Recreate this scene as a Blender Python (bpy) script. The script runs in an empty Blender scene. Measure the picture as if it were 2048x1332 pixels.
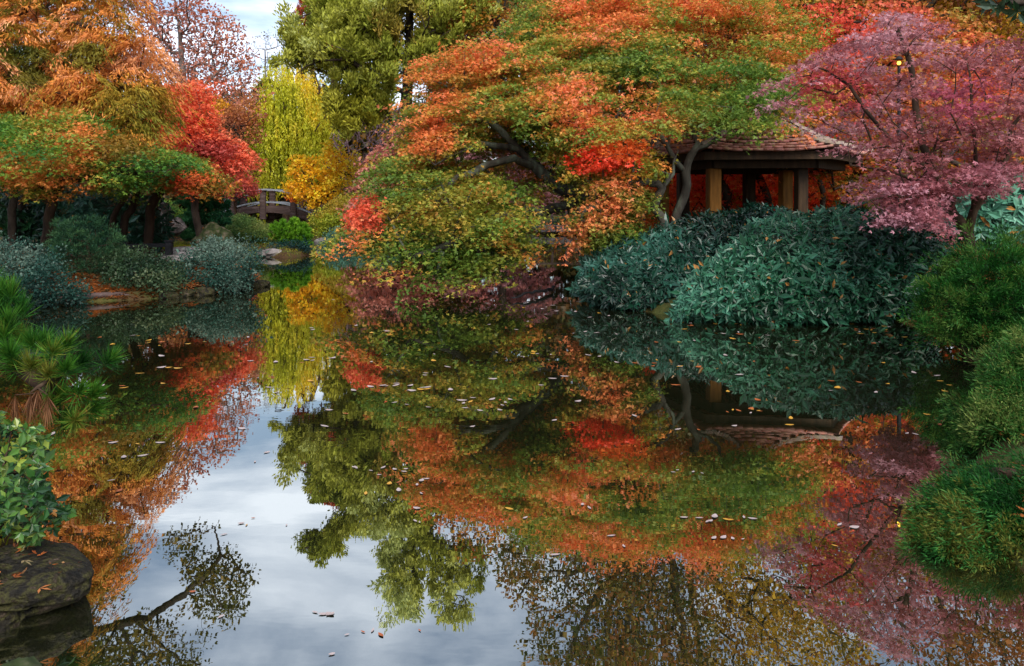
import bpy, bmesh, math
import numpy as np
from mathutils import Vector

# ------------------------------------------------------------------ camera, sky, sun, exposure
SC = bpy.context.scene
COL = SC.collection
F, VH, CH = 1500.0, 403.0, 1.6          # focal length and horizon row in photo pixels, eye height above the water
R_ = math.radians

cam_d = bpy.data.cameras.new("camera"); cam = bpy.data.objects.new("camera", cam_d); COL.objects.link(cam)
cam.location = (0, 0, CH); cam.rotation_euler = (R_(90), 0, 0)
cam_d.sensor_width = 36; cam_d.lens = F / 2048 * 36; cam_d.shift_y = -(666 - VH) / 2048
cam_d.clip_start = 0.05; cam_d.clip_end = 3000
SC.camera = cam

SUN_EL, SUN_AZ = R_(43), R_(164)         # azimuth clockwise from +Y: behind the camera
w = bpy.data.worlds.new("World"); SC.world = w; w.use_nodes = True
nt = w.node_tree; nt.nodes.clear()
def nd(t, tree=None): return (tree or nt).nodes.new(t)
out = nd('ShaderNodeOutputWorld'); bg = nd('ShaderNodeBackground'); bg.inputs['Strength'].default_value = 0.095
sky = nd('ShaderNodeTexSky'); sky.sky_type = 'NISHITA'; sky.sun_disc = False
sky.sun_elevation = SUN_EL; sky.sun_rotation = SUN_AZ; sky.air_density = 1.0; sky.dust_density = 0.6
tc = nd('ShaderNodeTexCoord'); sep = nd('ShaderNodeSeparateXYZ'); nt.links.new(tc.outputs['Generated'], sep.inputs[0])
ad = nd('ShaderNodeMath'); ad.operation = 'ADD'; ad.inputs[1].default_value = 0.16
mx = nd('ShaderNodeMath'); mx.operation = 'MAXIMUM'; mx.inputs[1].default_value = 0.02
nt.links.new(sep.outputs[2], mx.inputs[0]); nt.links.new(mx.outputs[0], ad.inputs[0])
dv = nd('ShaderNodeVectorMath'); dv.operation = 'DIVIDE'
cb = nd('ShaderNodeCombineXYZ')
for i in range(3): nt.links.new(ad.outputs[0], cb.inputs[i])
nt.links.new(tc.outputs['Generated'], dv.inputs[0]); nt.links.new(cb.outputs[0], dv.inputs[1])
mp = nd('ShaderNodeMapping'); mp.inputs['Scale'].default_value = (0.9, 1.35, 0.3); mp.inputs['Location'].default_value = (3.1, 1.45, 0)
nt.links.new(dv.outputs[0], mp.inputs[0])
nz = nd('ShaderNodeTexNoise'); nz.inputs['Scale'].default_value = 1.25; nz.inputs['Detail'].default_value = 7; nz.inputs['Roughness'].default_value = 0.52
nz.inputs['Distortion'].default_value = 0.35
nt.links.new(mp.outputs[0], nz.inputs['Vector'])
cr = nd('ShaderNodeValToRGB'); cr.color_ramp.elements[0].position = 0.43; cr.color_ramp.elements[1].position = 0.62
cr.color_ramp.elements[0].color = (0.10, 0.10, 0.10, 1); cr.color_ramp.elements[1].color = (1, 1, 1, 1)
nt.links.new(nz.outputs['Fac'], cr.inputs[0])
mix = nd('ShaderNodeMix'); mix.data_type = 'RGBA'
nt.links.new(cr.outputs[0], mix.inputs['Factor']); nt.links.new(sky.outputs[0], mix.inputs[6])
mix.inputs[7].default_value = (9.0, 9.8, 11.4, 1)      # thin bright cloud, as bright as the physical sky around it
nt.links.new(mix.outputs[2], bg.inputs['Color']); nt.links.new(bg.outputs[0], out.inputs[0])

sun_d = bpy.data.lights.new("sun", 'SUN'); sun_d.energy = 2.7; sun_d.angle = R_(28); sun_d.color = (1.0, 0.95, 0.88)
sun = bpy.data.objects.new("sun", sun_d); COL.objects.link(sun)
sd = Vector((math.sin(SUN_AZ) * math.cos(SUN_EL), math.cos(SUN_AZ) * math.cos(SUN_EL), math.sin(SUN_EL)))
sun.rotation_euler = sd.to_track_quat('Z', 'Y').to_euler(); sun.location = sd * 100

SC.view_settings.view_transform = 'Standard'; SC.view_settings.look = 'None'
SC.view_settings.exposure = 0.78; SC.view_settings.gamma = 1.0
SC.cycles.max_bounces = 7; SC.cycles.diffuse_bounces = 4; SC.cycles.glossy_bounces = 3; SC.cycles.transmission_bounces = 3
SC.cycles.caustics_reflective = False; SC.cycles.caustics_refractive = False

# ------------------------------------------------------------------ helpers
rng = np.random.default_rng(11)
def P(u, v, D): return np.array([(u - 1024) / F * D, D, CH + (VH - v) / F * D])
def PL(lst): return [P(*t) for t in lst]
def lin(c):
    c = np.array(c, float) / 255
    return np.where(c <= 0.04045, c / 12.92, ((c + 0.055) / 1.055) ** 2.4)

def hash3(i, j, k, s):
    n = (i * 374761393 + j * 668265263 + k * 2147483647 + s * 974634777) & 0xFFFFFFFF
    n = ((n ^ (n >> 13)) * 1274126177) & 0xFFFFFFFF
    return ((n ^ (n >> 16)) & 0xFFFF) / 65535.0
def vnoise(p, scale, s=0):
    q = np.asarray(p) / scale; f0 = np.floor(q).astype(np.int64); f = q - f0; f = f * f * (3 - 2 * f); o = 0
    for a in (0, 1):
        for b in (0, 1):
            for c in (0, 1):
                wgt = (f[:, 0] if a else 1 - f[:, 0]) * (f[:, 1] if b else 1 - f[:, 1]) * (f[:, 2] if c else 1 - f[:, 2])
                o = o + wgt * hash3(f0[:, 0] + a, f0[:, 1] + b, f0[:, 2] + c, s)
    return o
def norm(v): return v / np.maximum(np.linalg.norm(v, axis=-1, keepdims=True), 1e-9)

def link(name, me, mat=None, parent=None):
    o = bpy.data.objects.new(name, me); COL.objects.link(o)
    if mat is not None: me.materials.append(mat)
    if parent is not None: o.parent = parent
    return o
def tag(o, label, cat, group=None, kind=None):
    o['label'] = label
    if cat: o['category'] = cat
    if group: o['group'] = group
    if kind: o['kind'] = kind
    return o
def thing(name, label, cat, loc, group=None):
    o = bpy.data.objects.new(name, None); COL.objects.link(o); o.location = Vector(loc); o.empty_display_size = 0.2
    return tag(o, label, cat, group)
def mesh(name, V, Q, cols=None, smooth=False):
    """V (n,3) vertices, Q (m,4) quads (or (m,3) triangles), cols (m,3) colour of each face"""
    V = np.asarray(V, np.float32).reshape(-1, 3); Q = np.asarray(Q, np.int32); k = Q.shape[1]
    me = bpy.data.meshes.new(name)
    me.vertices.add(len(V)); me.vertices.foreach_set('co', V.ravel())
    me.loops.add(Q.size); me.loops.foreach_set('vertex_index', Q.ravel())
    me.polygons.add(len(Q)); me.polygons.foreach_set('loop_start', np.arange(0, Q.size, k, dtype=np.int32))
    if smooth: me.polygons.foreach_set('use_smooth', np.ones(len(Q), bool))
    if cols is not None:
        at = me.attributes.new('Col', 'FLOAT_COLOR', 'FACE')
        at.data.foreach_set('color', np.concatenate([cols, np.ones((len(cols), 1))], 1).astype(np.float32).ravel())
    me.update(calc_edges=True); return me
def off(o, loc): return np.asarray(o) - np.asarray(loc)

# ------------------------------------------------------------------ materials
def new_mat(name):
    m = bpy.data.materials.new(name); m.use_nodes = True; t = m.node_tree; t.nodes.clear(); return m, t
def leaf_mat(name, rough=0.55, spec=0.3, trans=0.35, gloss_tint=None):
    m, t = new_mat(name)
    o = t.nodes.new('ShaderNodeOutputMaterial'); a = t.nodes.new('ShaderNodeAttribute'); a.attribute_name = 'Col'
    b = t.nodes.new('ShaderNodeBsdfPrincipled'); b.inputs['Roughness'].default_value = rough
    b.inputs['Specular IOR Level'].default_value = spec
    t.links.new(a.outputs['Color'], b.inputs['Base Color'])
    if trans > 0:
        tr = t.nodes.new('ShaderNodeBsdfTranslucent'); t.links.new(a.outputs['Color'], tr.inputs[0])
        ms = t.nodes.new('ShaderNodeMixShader'); ms.inputs[0].default_value = trans
        t.links.new(b.outputs[0], ms.inputs[1]); t.links.new(tr.outputs[0], ms.inputs[2]); t.links.new(ms.outputs[0], o.inputs[0])
    else: t.links.new(b.outputs[0], o.inputs[0])
    return m
def noise_mat(name, stops, scale=4, detail=6, rough=0.85, spec=0.2, bump=0.4, stretch=(1, 1, 1), bscale=None, dist=0.02):
    m, t = new_mat(name); N = t.nodes.new; L = t.links.new
    o = N('ShaderNodeOutputMaterial'); b = N('ShaderNodeBsdfPrincipled'); b.inputs['Roughness'].default_value = rough
    b.inputs['Specular IOR Level'].default_value = spec
    c = N('ShaderNodeTexCoord'); mpg = N('ShaderNodeMapping'); mpg.inputs['Scale'].default_value = stretch; L(c.outputs['Object'], mpg.inputs[0])
    n = N('ShaderNodeTexNoise'); n.inputs['Scale'].default_value = scale; n.inputs['Detail'].default_value = detail; n.inputs['Roughness'].default_value = 0.6
    L(mpg.outputs[0], n.inputs['Vector'])
    r = N('ShaderNodeValToRGB'); e = r.color_ramp.elements
    while len(e) < len(stops): e.new(0.5)
    for k, (p, cc) in enumerate(stops): e[k].position = p; e[k].color = (*lin(cc), 1)
    L(n.outputs['Fac'], r.inputs[0]); L(r.outputs[0], b.inputs['Base Color'])
    if bump:
        n2 = N('ShaderNodeTexNoise'); n2.inputs['Scale'].default_value = bscale or scale * 3; n2.inputs['Detail'].default_value = 6
        L(mpg.outputs[0], n2.inputs['Vector'])
        bp = N('ShaderNodeBump'); bp.inputs['Strength'].default_value = bump; bp.inputs['Distance'].default_value = dist
        L(n2.outputs['Fac'], bp.inputs['Height']); L(bp.outputs[0], b.inputs['Normal'])
    L(b.outputs[0], o.inputs[0]); return m

M = {}
M['leaf'] = leaf_mat('autumn_leaf', 0.5, 0.35, 0.42)
M['gloss'] = leaf_mat('evergreen_leaf', 0.38, 0.42, 0.06)
M['needle'] = leaf_mat('needle_leaf', 0.6, 0.2, 0.25)
M['bark'] = noise_mat('dark_bark', [(0.3, (34, 28, 24)), (0.55, (66, 56, 48)), (0.75, (100, 94, 84))], 6, rough=0.9, bump=0.8, stretch=(1, 1, 0.35))
M['bark_moss'] = noise_mat('lichen_bark', [(0.3, (36, 34, 30)), (0.5, (70, 66, 58)), (0.62, (92, 100, 86)), (0.78, (128, 132, 122))], 5, rough=0.9, bump=0.8, stretch=(1, 1, 0.35))
M['bark_pale'] = noise_mat('pale_bark', [(0.3, (70, 62, 58)), (0.6, (118, 108, 102))], 5, rough=0.9, bump=0.6, stretch=(1, 1, 0.35))
M['bark_brown'] = noise_mat('brown_bark', [(0.3, (34, 25, 19)), (0.55, (66, 50, 38)), (0.75, (96, 80, 64))], 5, rough=0.9, bump=0.8, stretch=(1, 1, 0.35))
M['twig'] = noise_mat('purple_grey_twig', [(0.3, (126, 100, 108)), (0.7, (168, 142, 146))], 5, rough=0.9, bump=0)
M['ground'] = noise_mat('leaf_litter_soil', [(0.28, (38, 30, 20)), (0.45, (70, 50, 30)), (0.56, (60, 66, 28)), (0.7, (104, 80, 44))], 1.3, 10, rough=0.95, bump=0.7, bscale=16, dist=0.04)
M['stone'] = noise_mat('grey_stone', [(0.3, (58, 54, 52)), (0.5, (112, 106, 104)), (0.7, (160, 152, 150))], 4, 8, rough=0.85, bump=0.7, bscale=14)
M['moss_stone'] = noise_mat('mossy_stone', [(0.32, (24, 28, 20)), (0.5, (54, 66, 34)), (0.6, (88, 84, 66)), (0.72, (120, 106, 92))], 5, 9, rough=0.9, bump=0.8, bscale=16)
M['wet_stone'] = noise_mat('wet_dark_stone', [(0.32, (14, 13, 10)), (0.46, (36, 32, 24)), (0.54, (62, 60, 30)), (0.6, (44, 36, 26)), (0.72, (104, 90, 74))], 16, 10, rough=0.65, bump=1.0, bscale=55, dist=0.03)
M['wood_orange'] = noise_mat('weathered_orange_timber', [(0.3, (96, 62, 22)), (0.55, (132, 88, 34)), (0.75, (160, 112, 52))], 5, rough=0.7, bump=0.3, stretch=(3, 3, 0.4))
M['wood_dark'] = noise_mat('dark_shaded_timber', [(0.3, (34, 26, 18)), (0.6, (62, 46, 30)), (0.8, (80, 62, 42))], 5, rough=0.75, bump=0.3, stretch=(3, 3, 0.4))  # dark timber; on the pavilion posts it carries their shade as colour
M['wood_grey'] = noise_mat('weathered_grey_timber', [(0.3, (58, 46, 42)), (0.55, (86, 70, 66)), (0.75, (116, 102, 100))], 4, rough=0.75, bump=0.3, stretch=(0.5, 3, 3))
M['rail_grey'] = noise_mat('skylit_rail_timber', [(0.3, (110, 118, 126)), (0.7, (164, 172, 184))], 4, rough=0.55, spec=0.4, bump=0.2, stretch=(0.5, 3, 3))  # blue-grey because the sky light on the rails is put into the colour
M['black'] = noise_mat('black_painted_timber', [(0.3, (14, 14, 16)), (0.7, (34, 34, 38))], 5, rough=0.6, bump=0.2)
M['shingle'] = None

def water_mat():
    m, t = new_mat('pond_water'); N = t.nodes.new; L = t.links.new
    o = N('ShaderNodeOutputMaterial'); g = N('ShaderNodeBsdfGlossy'); d = N('ShaderNodeBsdfDiffuse'); ms = N('ShaderNodeMixShader')
    g.inputs['Roughness'].default_value = 0.0; g.inputs['Color'].default_value = (0.86, 0.86, 0.80, 1)
    d.inputs['Color'].default_value = (0.012, 0.014, 0.006, 1)
    fr = N('ShaderNodeFresnel'); fr.inputs['IOR'].default_value = 1.34
    ma = N('ShaderNodeMath'); ma.operation = 'MULTIPLY_ADD'; ma.inputs[1].default_value = 0.50; ma.inputs[2].default_value = 0.58; ma.use_clamp = True
    L(fr.outputs[0], ma.inputs[0]); L(ma.outputs[0], ms.inputs[0]); L(d.outputs[0], ms.inputs[1]); L(g.outputs[0], ms.inputs[2])
    c = N('ShaderNodeTexCoord'); mpg = N('ShaderNodeMapping'); mpg.inputs['Scale'].default_value = (1.0, 2.2, 1); L(c.outputs['Object'], mpg.inputs[0])
    n = N('ShaderNodeTexNoise'); n.inputs['Scale'].default_value = 2.6; n.inputs['Detail'].default_value = 3; L(mpg.outputs[0], n.inputs['Vector'])
    n3 = N('ShaderNodeTexNoise'); n3.inputs['Scale'].default_value = 0.32; n3.inputs['Detail'].default_value = 2; L(mpg.outputs[0], n3.inputs['Vector'])
    mr = N('ShaderNodeMapRange'); mr.inputs[1].default_value = 0.42; mr.inputs[2].default_value = 0.7; mr.inputs[3].default_value = 0.012; mr.inputs[4].default_value = 0.07; L(n3.outputs['Fac'], mr.inputs[0])
    b = N('ShaderNodeBump'); L(mr.outputs[0], b.inputs['Strength']); b.inputs['Distance'].default_value = 0.010
    L(n.outputs['Fac'], b.inputs['Height']); L(b.outputs[0], g.inputs['Normal'])
    L(ms.outputs[0], o.inputs[0]); return m
M['water'] = water_mat()

# ------------------------------------------------------------------ ground and water
def W2(u, D): return ((u - 1024) / F * D, D)
SHORE = np.array([(-1.3, 1.0), (-1.75, 1.9), (-1.95, 2.6), (-2.3, 3.6), (-3.6, 5.2), (-6.5, 7.2), (-9.5, 9.2), (-9.2, 11.2),
    W2(60, 11.5), W2(200, 12.0), W2(330, 12.4), W2(470, 13.3), W2(516, 14.2), W2(520, 16.5), W2(500, 19.5), W2(520, 21.8), W2(575, 21.2), W2(628, 22.6),
    W2(632, 26), W2(560, 30.5), W2(520, 33), W2(480, 40), W2(560, 42), W2(600, 34), W2(640, 30), W2(665, 26.5), W2(745, 24.5), W2(860, 25.5), W2(1000, 29), W2(1085, 37), W2(1150, 37.5),
    W2(1205, 26), W2(1215, 18), W2(1180, 14.2), W2(1165, 13.1), W2(1235, 11.4), W2(1330, 10.6), W2(1450, 10.1), W2(1600, 9.9), W2(1760, 10.1), W2(1850, 9.7),
    W2(1930, 8.2), W2(1975, 6.4), W2(1960, 5.0), W2(1940, 3.9), (2.15, 3.0), (1.9, 2.0), (1.4, 1.0)])
def shore_sd(X):
    A = SHORE; B = np.roll(SHORE, -1, 0); d = np.full(len(X), 1e9); ins = np.zeros(len(X), bool)
    for a, b in zip(A, B):
        ab = b - a; tt = np.clip(((X - a) @ ab) / (ab @ ab), 0, 1)
        d = np.minimum(d, np.linalg.norm(X - a - tt[:, None] * ab, axis=1))
        c = (a[1] > X[:, 1]) != (b[1] > X[:, 1])
        with np.errstate(divide='ignore', invalid='ignore'):
            ins ^= c & (X[:, 0] < (b[0] - a[0]) * (X[:, 1] - a[1]) / (b[1] - a[1] + 1e-12) + a[0])
    return np.where(ins, -d, d)
def ground_z(X):
    X = np.asarray(X, float).reshape(-1, 2); s = shore_sd(X)
    p3 = np.c_[X, np.zeros(len(X))]
    up = 0.10 + 0.20 * np.clip(s / 0.9, 0, 1) + 0.030 * np.clip(s, 0, 25) + 0.10 * (vnoise(p3, 1.6, 5) - 0.5) * np.clip(s / 0.5, 0, 1)
    up += 0.085 * np.clip(X[:, 1] - 45, 0, 60)
    dn = -0.05 - 0.5 * np.clip(-s / 1.2, 0, 1)
    z = np.where(s > 0, up, dn)
    k = np.clip((s + 0.12) / 0.24, 0, 1); return np.where(np.abs(s) < 0.12, -0.10 + (0.16) * k + 0.04 * k, z)
def gz(x, y): return float(ground_z([[x, y]])[0])
def axis(lo, a, b, hi, st, n): return np.unique(np.concatenate([-np.geomspace(1, 1 - lo + a, n)[::-1] + 1 + a, np.arange(a, b, st), b + np.geomspace(1, hi - b + 1, n) - 1]))
gx = axis(-900, -15, 13, 900, 0.22, 24); gy = axis(-300, 0.0, 44, 1500, 0.22, 24)
GX, GY = np.meshgrid(gx, gy); gxy = np.c_[GX.ravel(), GY.ravel()]
nx, ny = len(gx), len(gy); ii = (np.arange(ny - 1)[:, None] * nx + np.arange(nx - 1)[None]).ravel()
g = link('ground', mesh('ground', np.c_[gxy, ground_z(gxy)], np.c_[ii, ii + 1, ii + 1 + nx, ii + nx], smooth=True), M['ground']); tag(g, 'leaf strewn earth banks round the pond', None, kind='structure')
wv = [(-14, 0.4, 0), (12, 0.4, 0), (12, 46, 0), (-17, 46, 0)]
wt = link('water', mesh('water', wv, [[0, 1, 2, 3]]), M['water']); tag(wt, 'still dark pond water mirroring trees and sky', None, kind='structure')

# ------------------------------------------------------------------ tubes and branching skeletons
def tubes(chains):
    """chains: list of (points (n,3), radii (n,)) -> V, Q"""
    Vs, Qs, base = [], [], 0
    for pts, rad in chains:
        pts = np.asarray(pts, float); rad = np.asarray(rad, float); n = len(pts)
        if n < 2: continue
        k = 8 if rad.max() > 0.05 else (6 if rad.max() > 0.018 else 4)
        tn = np.empty_like(pts); tn[1:-1] = pts[2:] - pts[:-2]; tn[0] = pts[1] - pts[0]; tn[-1] = pts[-1] - pts[-2]; tn = norm(tn)
        ref = np.array([0.31, 0.95, 0.05]); ref = ref if abs(tn[0] @ ref) < 0.9 else np.array([1., 0, 0])
        a = norm(np.cross(tn, ref)); b = np.cross(tn, a)
        th = np.linspace(0, 2 * math.pi, k, endpoint=False)
        ring = pts[:, None] + rad[:, None, None] * (np.cos(th)[None, :, None] * a[:, None] + np.sin(th)[None, :, None] * b[:, None])
        Vs.append(ring.reshape(-1, 3)); i = np.arange(n - 1)[:, None] * k; j = np.arange(k)[None]; j2 = (j + 1) % k
        Qs.append((base + np.stack([i + j, i + j2, i + k + j2, i + k + j], -1)).reshape(-1, 4)); base += n * k
    return np.concatenate(Vs), np.concatenate(Qs)
def smooth_line(pts, step):
    pts = np.asarray(pts, float)
    if len(pts) < 3: n = max(2, int(np.linalg.norm(pts[-1] - pts[0]) / step) + 1); return pts[0] + np.linspace(0, 1, n)[:, None] * (pts[-1] - pts[0])
    pp = np.vstack([2 * pts[0] - pts[1], pts, 2 * pts[-1] - pts[-2]]); o = []
    for i in range(1, len(pp) - 2):
        n = max(1, int(round(np.linalg.norm(pp[i + 1] - pp[i]) / step))); t = np.linspace(0, 1, n, endpoint=False)[:, None]
        a, b, c, d = pp[i - 1], pp[i], pp[i + 1], pp[i + 2]
        o.append(0.5 * (2 * b + (c - a) * t + (2 * a - 5 * b + 4 * c - d) * t * t + (3 * b - a - 3 * c + d) * t ** 3))
    return np.vstack(o + [pts[-1:]])
class Skeleton:
    def __init__(s): s.p = []; s.par = []; s.minr = []
    def line(s, pts, parent=-1, step=0.3, wob=0.03, minr=0.0):
        q = smooth_line(pts, step); n = len(q)
        if n > 2: q[1:-1] += rng.normal(0, wob, (n - 2, 3))
        if parent < 0 and s.p:
            a = np.array(s.p); parent = int(np.argmin(((a - q[0]) ** 2).sum(1)))
            q = q[1:] if np.linalg.norm(a[parent] - q[0]) < step * 0.6 else q
        elif parent >= 0: q = q[1:]
        mr = np.broadcast_to(np.linspace(minr, minr * 0.45, len(q)) if np.isscalar(minr) else minr, (len(q),))
        for k, x in enumerate(q): s.p.append(x); s.par.append(parent); s.minr.append(mr[k]); parent = len(s.p) - 1
        return parent
    def root(s, pts, step=0.3, wob=0.03, minr=0.0):
        q = smooth_line(pts, step); parent = -1; n = len(q)
        if n > 2: q[1:-1] += rng.normal(0, wob, (n - 2, 3))
        mr = np.linspace(minr, minr * 0.45, n)
        for k, x in enumerate(q): s.p.append(x); s.par.append(parent); s.minr.append(mr[k]); parent = len(s.p) - 1
        return parent
    def grow(s, targets, step=0.35, wob=0.05, rise=0.12):
        if len(targets) == 0: return
        base = np.array(s.p[0]); T = np.asarray(targets)
        a = np.array(s.p); dd = np.array([((a - t) ** 2).sum(1).min() for t in T[:2000]]); order = np.argsort(dd)
        buf = np.empty((len(s.p) + len(T) * 60, 3)); n = len(s.p); buf[:n] = a
        for k in order:
            t = T[k]; d = buf[:n] - t; L = np.sqrt((d * d).sum(1)); cost = L * (1 + 0.55 * np.clip(d[:, 2] / np.maximum(L, 1e-6), -0.3, 1))
            j = int(np.argmin(cost)); dist = L[j]
            m = max(1, int(dist / step)); tt = np.linspace(0, 1, m + 1)[1:, None]
            q = buf[j] + tt * (t - buf[j]); q[:, 2] += rise * dist * np.sin(tt[:, 0] * math.pi)
            if m > 1: q[:-1] += rng.normal(0, wob, (m - 1, 3)) * min(1, dist)
            par = j
            for x in q[:50]: s.p.append(x); s.par.append(par); s.minr.append(0); par = n; buf[n] = x; n += 1
    def build(s, r_base, r_tip, ex=2.2):
        n = len(s.p); P_ = np.array(s.p); par = np.array(s.par); acc = np.zeros(n); ch = [[] for _ in range(n)]
        for i in range(n - 1, -1, -1):
            if not ch[i]: acc[i] = 1.0
            if par[i] >= 0: acc[par[i]] += acc[i]; ch[par[i]].append(i)
        r = acc ** (1 / ex); r = r_tip + (r_base - r_tip) * (r - 1) / max(r.max() - 1, 1e-6)
        r = np.maximum(r, np.array(s.minr))
        chains = []; stack = [(i, None) for i in range(n) if par[i] < 0]
        while stack:
            i, st = stack.pop(); pts = [] if st is None else [P_[st]]; rr = [] if st is None else [min(r[st], r[i] * 1.25)]
            while True:
                pts.append(P_[i]); rr.append(r[i])
                if not ch[i]: break
                c = sorted(ch[i], key=lambda x: -acc[x])
                for x in c[1:]: stack.append((x, i))
                i = c[0]
            rr[-1] *= 0.5
            chains.append((pts, rr))
        return tubes(chains)

# ------------------------------------------------------------------ foliage
def in_poly(u, v, poly):
    ins = np.zeros(len(u), bool); n = len(poly)
    for i in range(n):
        a, b = poly[i], poly[(i + 1) % n]; c = (a[1] > v) != (b[1] > v)
        ins ^= c & (u < (b[0] - a[0]) * (v - a[1]) / (b[1] - a[1] + 1e-9) + a[0])
    return ins
def poly_dist(u, v, poly):
    d = np.full(len(u), 1e9); X = np.c_[u, v]; A = np.array(poly, float)
    for a, b in zip(A, np.roll(A, -1, 0)):
        ab = b - a; t = np.clip(((X - a) @ ab) / (ab @ ab), 0, 1); d = np.minimum(d, np.linalg.norm(X - a - t[:, None] * ab, axis=1))
    return d
def crown(poly, D, T, n, gap=0.0, gscale=1.2, seed=0, shell=False, slope=0.0, clear=(), fray=16.0):
    """n cluster centres filling a body whose outline is poly (photo pixels at distance D) and whose depth is +-T metres.
    slope: metres the lower edge of the body comes nearer than the upper edge."""
    A = np.array(poly, float); lo, hi = A.min(0), A.max(0); m = n * 30
    u = rng.uniform(lo[0], hi[0], m); v = rng.uniform(lo[1], hi[1], m); k = in_poly(u, v, poly); u, v = u[k], v[k]
    d = poly_dist(u, v, poly)
    if fray:                                                         # ragged outline
        q = np.c_[u, v, np.zeros(len(u)) + seed * 37.0]; u = u + (vnoise(q, 46, 61) - 0.5) * 2 * fray * (0.7 if shell else 1); v = v + (vnoise(q, 46, 62) - 0.5) * 2 * fray * (0.7 if shell else 1)
    dm = np.percentile(d, 97); wd = T * np.sqrt(np.clip(1 - (1 - np.minimum(d / dm, 1)) ** 2, 0.06, 1))
    t = rng.uniform(-1, 1, len(u))
    if shell: t = np.sign(t) * np.abs(t) ** 0.4; t = np.where(rng.random(len(u)) < 0.6, -np.abs(t), t)
    Dm = D + slope * (0.5 - (v - lo[1]) / (hi[1] - lo[1])) * 1.0
    y = Dm + t * wd; C = np.c_[(u - 1024) / F * y, y, CH + (VH - v) / F * y]
    if gap > 0:
        kk = vnoise(C, gscale, 77 + seed) > gap; C = C[kk]
    for (cu, cv, ru, rv, cd) in clear:                                # windows where the limbs show
        k2 = (((1024 + F * C[:, 0] / C[:, 1]) - cu) / ru) ** 2 + (((VH - F * (C[:, 2] - CH) / C[:, 1]) - cv) / rv) ** 2 < 1; C = C[~(k2 & (C[:, 1] < cd))]
    sel = [0]; N = len(C); best = np.full(N, 1e9)                      # best-candidate spacing
    n = min(n, N); pool = rng.permutation(N)
    for _ in range(n - 1):
        best = np.minimum(best, ((C - C[sel[-1]]) ** 2).sum(1))
        cand = rng.integers(0, N, 10); sel.append(int(cand[np.argmax(best[cand])]))
    return C[sel]

def ramp(pal, t):
    pal = np.array([lin(c) for c in pal]); x = np.clip(t, 0, 0.9999) * (len(pal) - 1); i = x.astype(int); f = (x - i)[:, None]
    return pal[i] * (1 - f) + pal[np.minimum(i + 1, len(pal) - 1)] * f
def colour(p, pal, top=None, scale=1.2, wt=0.25, jit=0.10, seed=0, patches=(), zr=None, vj=0.16):
    n1 = (vnoise(p, scale, 3 + seed) - 0.5) * 1.15 + (vnoise(p, scale * 0.3, 9 + seed) - 0.5) * 0.7
    t = 0.5 + n1 + rng.normal(0, jit, len(p))
    if top is not None: t = t + wt * top
    if zr is not None: t = t + zr[2] * ((p[:, 2] - zr[0]) / (zr[1] - zr[0]) - 0.5)
    c = ramp(pal, t)
    for (u, v, rad, pal2) in patches:
        pu = 1024 + F * p[:, 0] / p[:, 1]; pv = VH - F * (p[:, 2] - CH) / p[:, 1]
        rx, ry = rad if isinstance(rad, tuple) else (rad, rad)
        m = np.sqrt(((pu - u) / rx) ** 2 + ((pv - v) / ry) ** 2) + (vnoise(p, 0.5, 21) - 0.5) * 0.9 + rng.normal(0, 0.1, len(p)) < 0.85
        c[m] = ramp(pal2, np.clip(t[m], 0, 1))
    return c * np.exp(rng.normal(0, vj, (len(p), 1)))

def rnd_unit(n): return norm(rng.normal(0, 1, (n, 3)))
def kites(p, d, nrm, L, Wd, fold=0.15, mid=0.45):
    d = norm(d); s = norm(np.cross(nrm, d)); nn = np.cross(d, s); L = np.broadcast_to(L, (len(p),))[:, None]; Wd = np.broadcast_to(Wd, (len(p),))[:, None]
    a = p + d * L * mid + nn * fold * Wd
    return np.stack([p, a + s * Wd * 0.5, p + d * L, a - s * Wd * 0.5], 1).reshape(-1, 3)
def rot_about(v, k, ang): c, s = math.cos(ang), math.sin(ang); return v * c + np.cross(k, v) * s + k * (k * v).sum(1, keepdims=True) * (1 - c)

class Leaves:
    def __init__(s): s.V = []; s.C = []
    def add(s, p, d, nrm, L, Wd, c, shape='kite', fold=0.15):
        d = norm(d); nrm = norm(nrm - d * (nrm * d).sum(1, keepdims=True))
        if shape == 'kite': s.V.append(kites(p, d, nrm, L, Wd, fold)); s.C.append(c)
        elif shape == 'lobes':                                       # three lobes of a palmate leaf
            for a, f in ((0, 1.0), (0.95, 0.8), (-0.95, 0.8)):
                s.V.append(kites(p, rot_about(d, nrm, a), nrm, np.asarray(L) * f, np.asarray(Wd) * 0.55, fold, 0.5)); s.C.append(c)
        elif shape == 'long':                                        # a lance-shaped leaf, folded along its midrib
            sd_ = np.cross(nrm, d); L = np.broadcast_to(L, (len(p),))[:, None]; Wd = np.broadcast_to(Wd, (len(p),))[:, None]
            tip = p + d * L - nrm * L * 0.13; m1 = p + d * L * 0.5 - nrm * Wd * 0.10
            for sg in (1, -1):
                s.V.append(np.stack([p, m1, tip, p + d * L * 0.52 + sg * sd_ * Wd * 0.5 + nrm * Wd * 0.12][::sg], 1).reshape(-1, 3)); s.C.append(c)
    def obj(s, name, mat, parent, loc):
        V = np.concatenate(s.V) - np.asarray(loc); C = np.concatenate(s.C) * (1.22 if mat is M['leaf'] else 1.08)
        return link(name, mesh(name, V, np.arange(len(V)).reshape(-1, 4), np.clip(C, 0, 0.95)), mat, parent)

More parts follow.
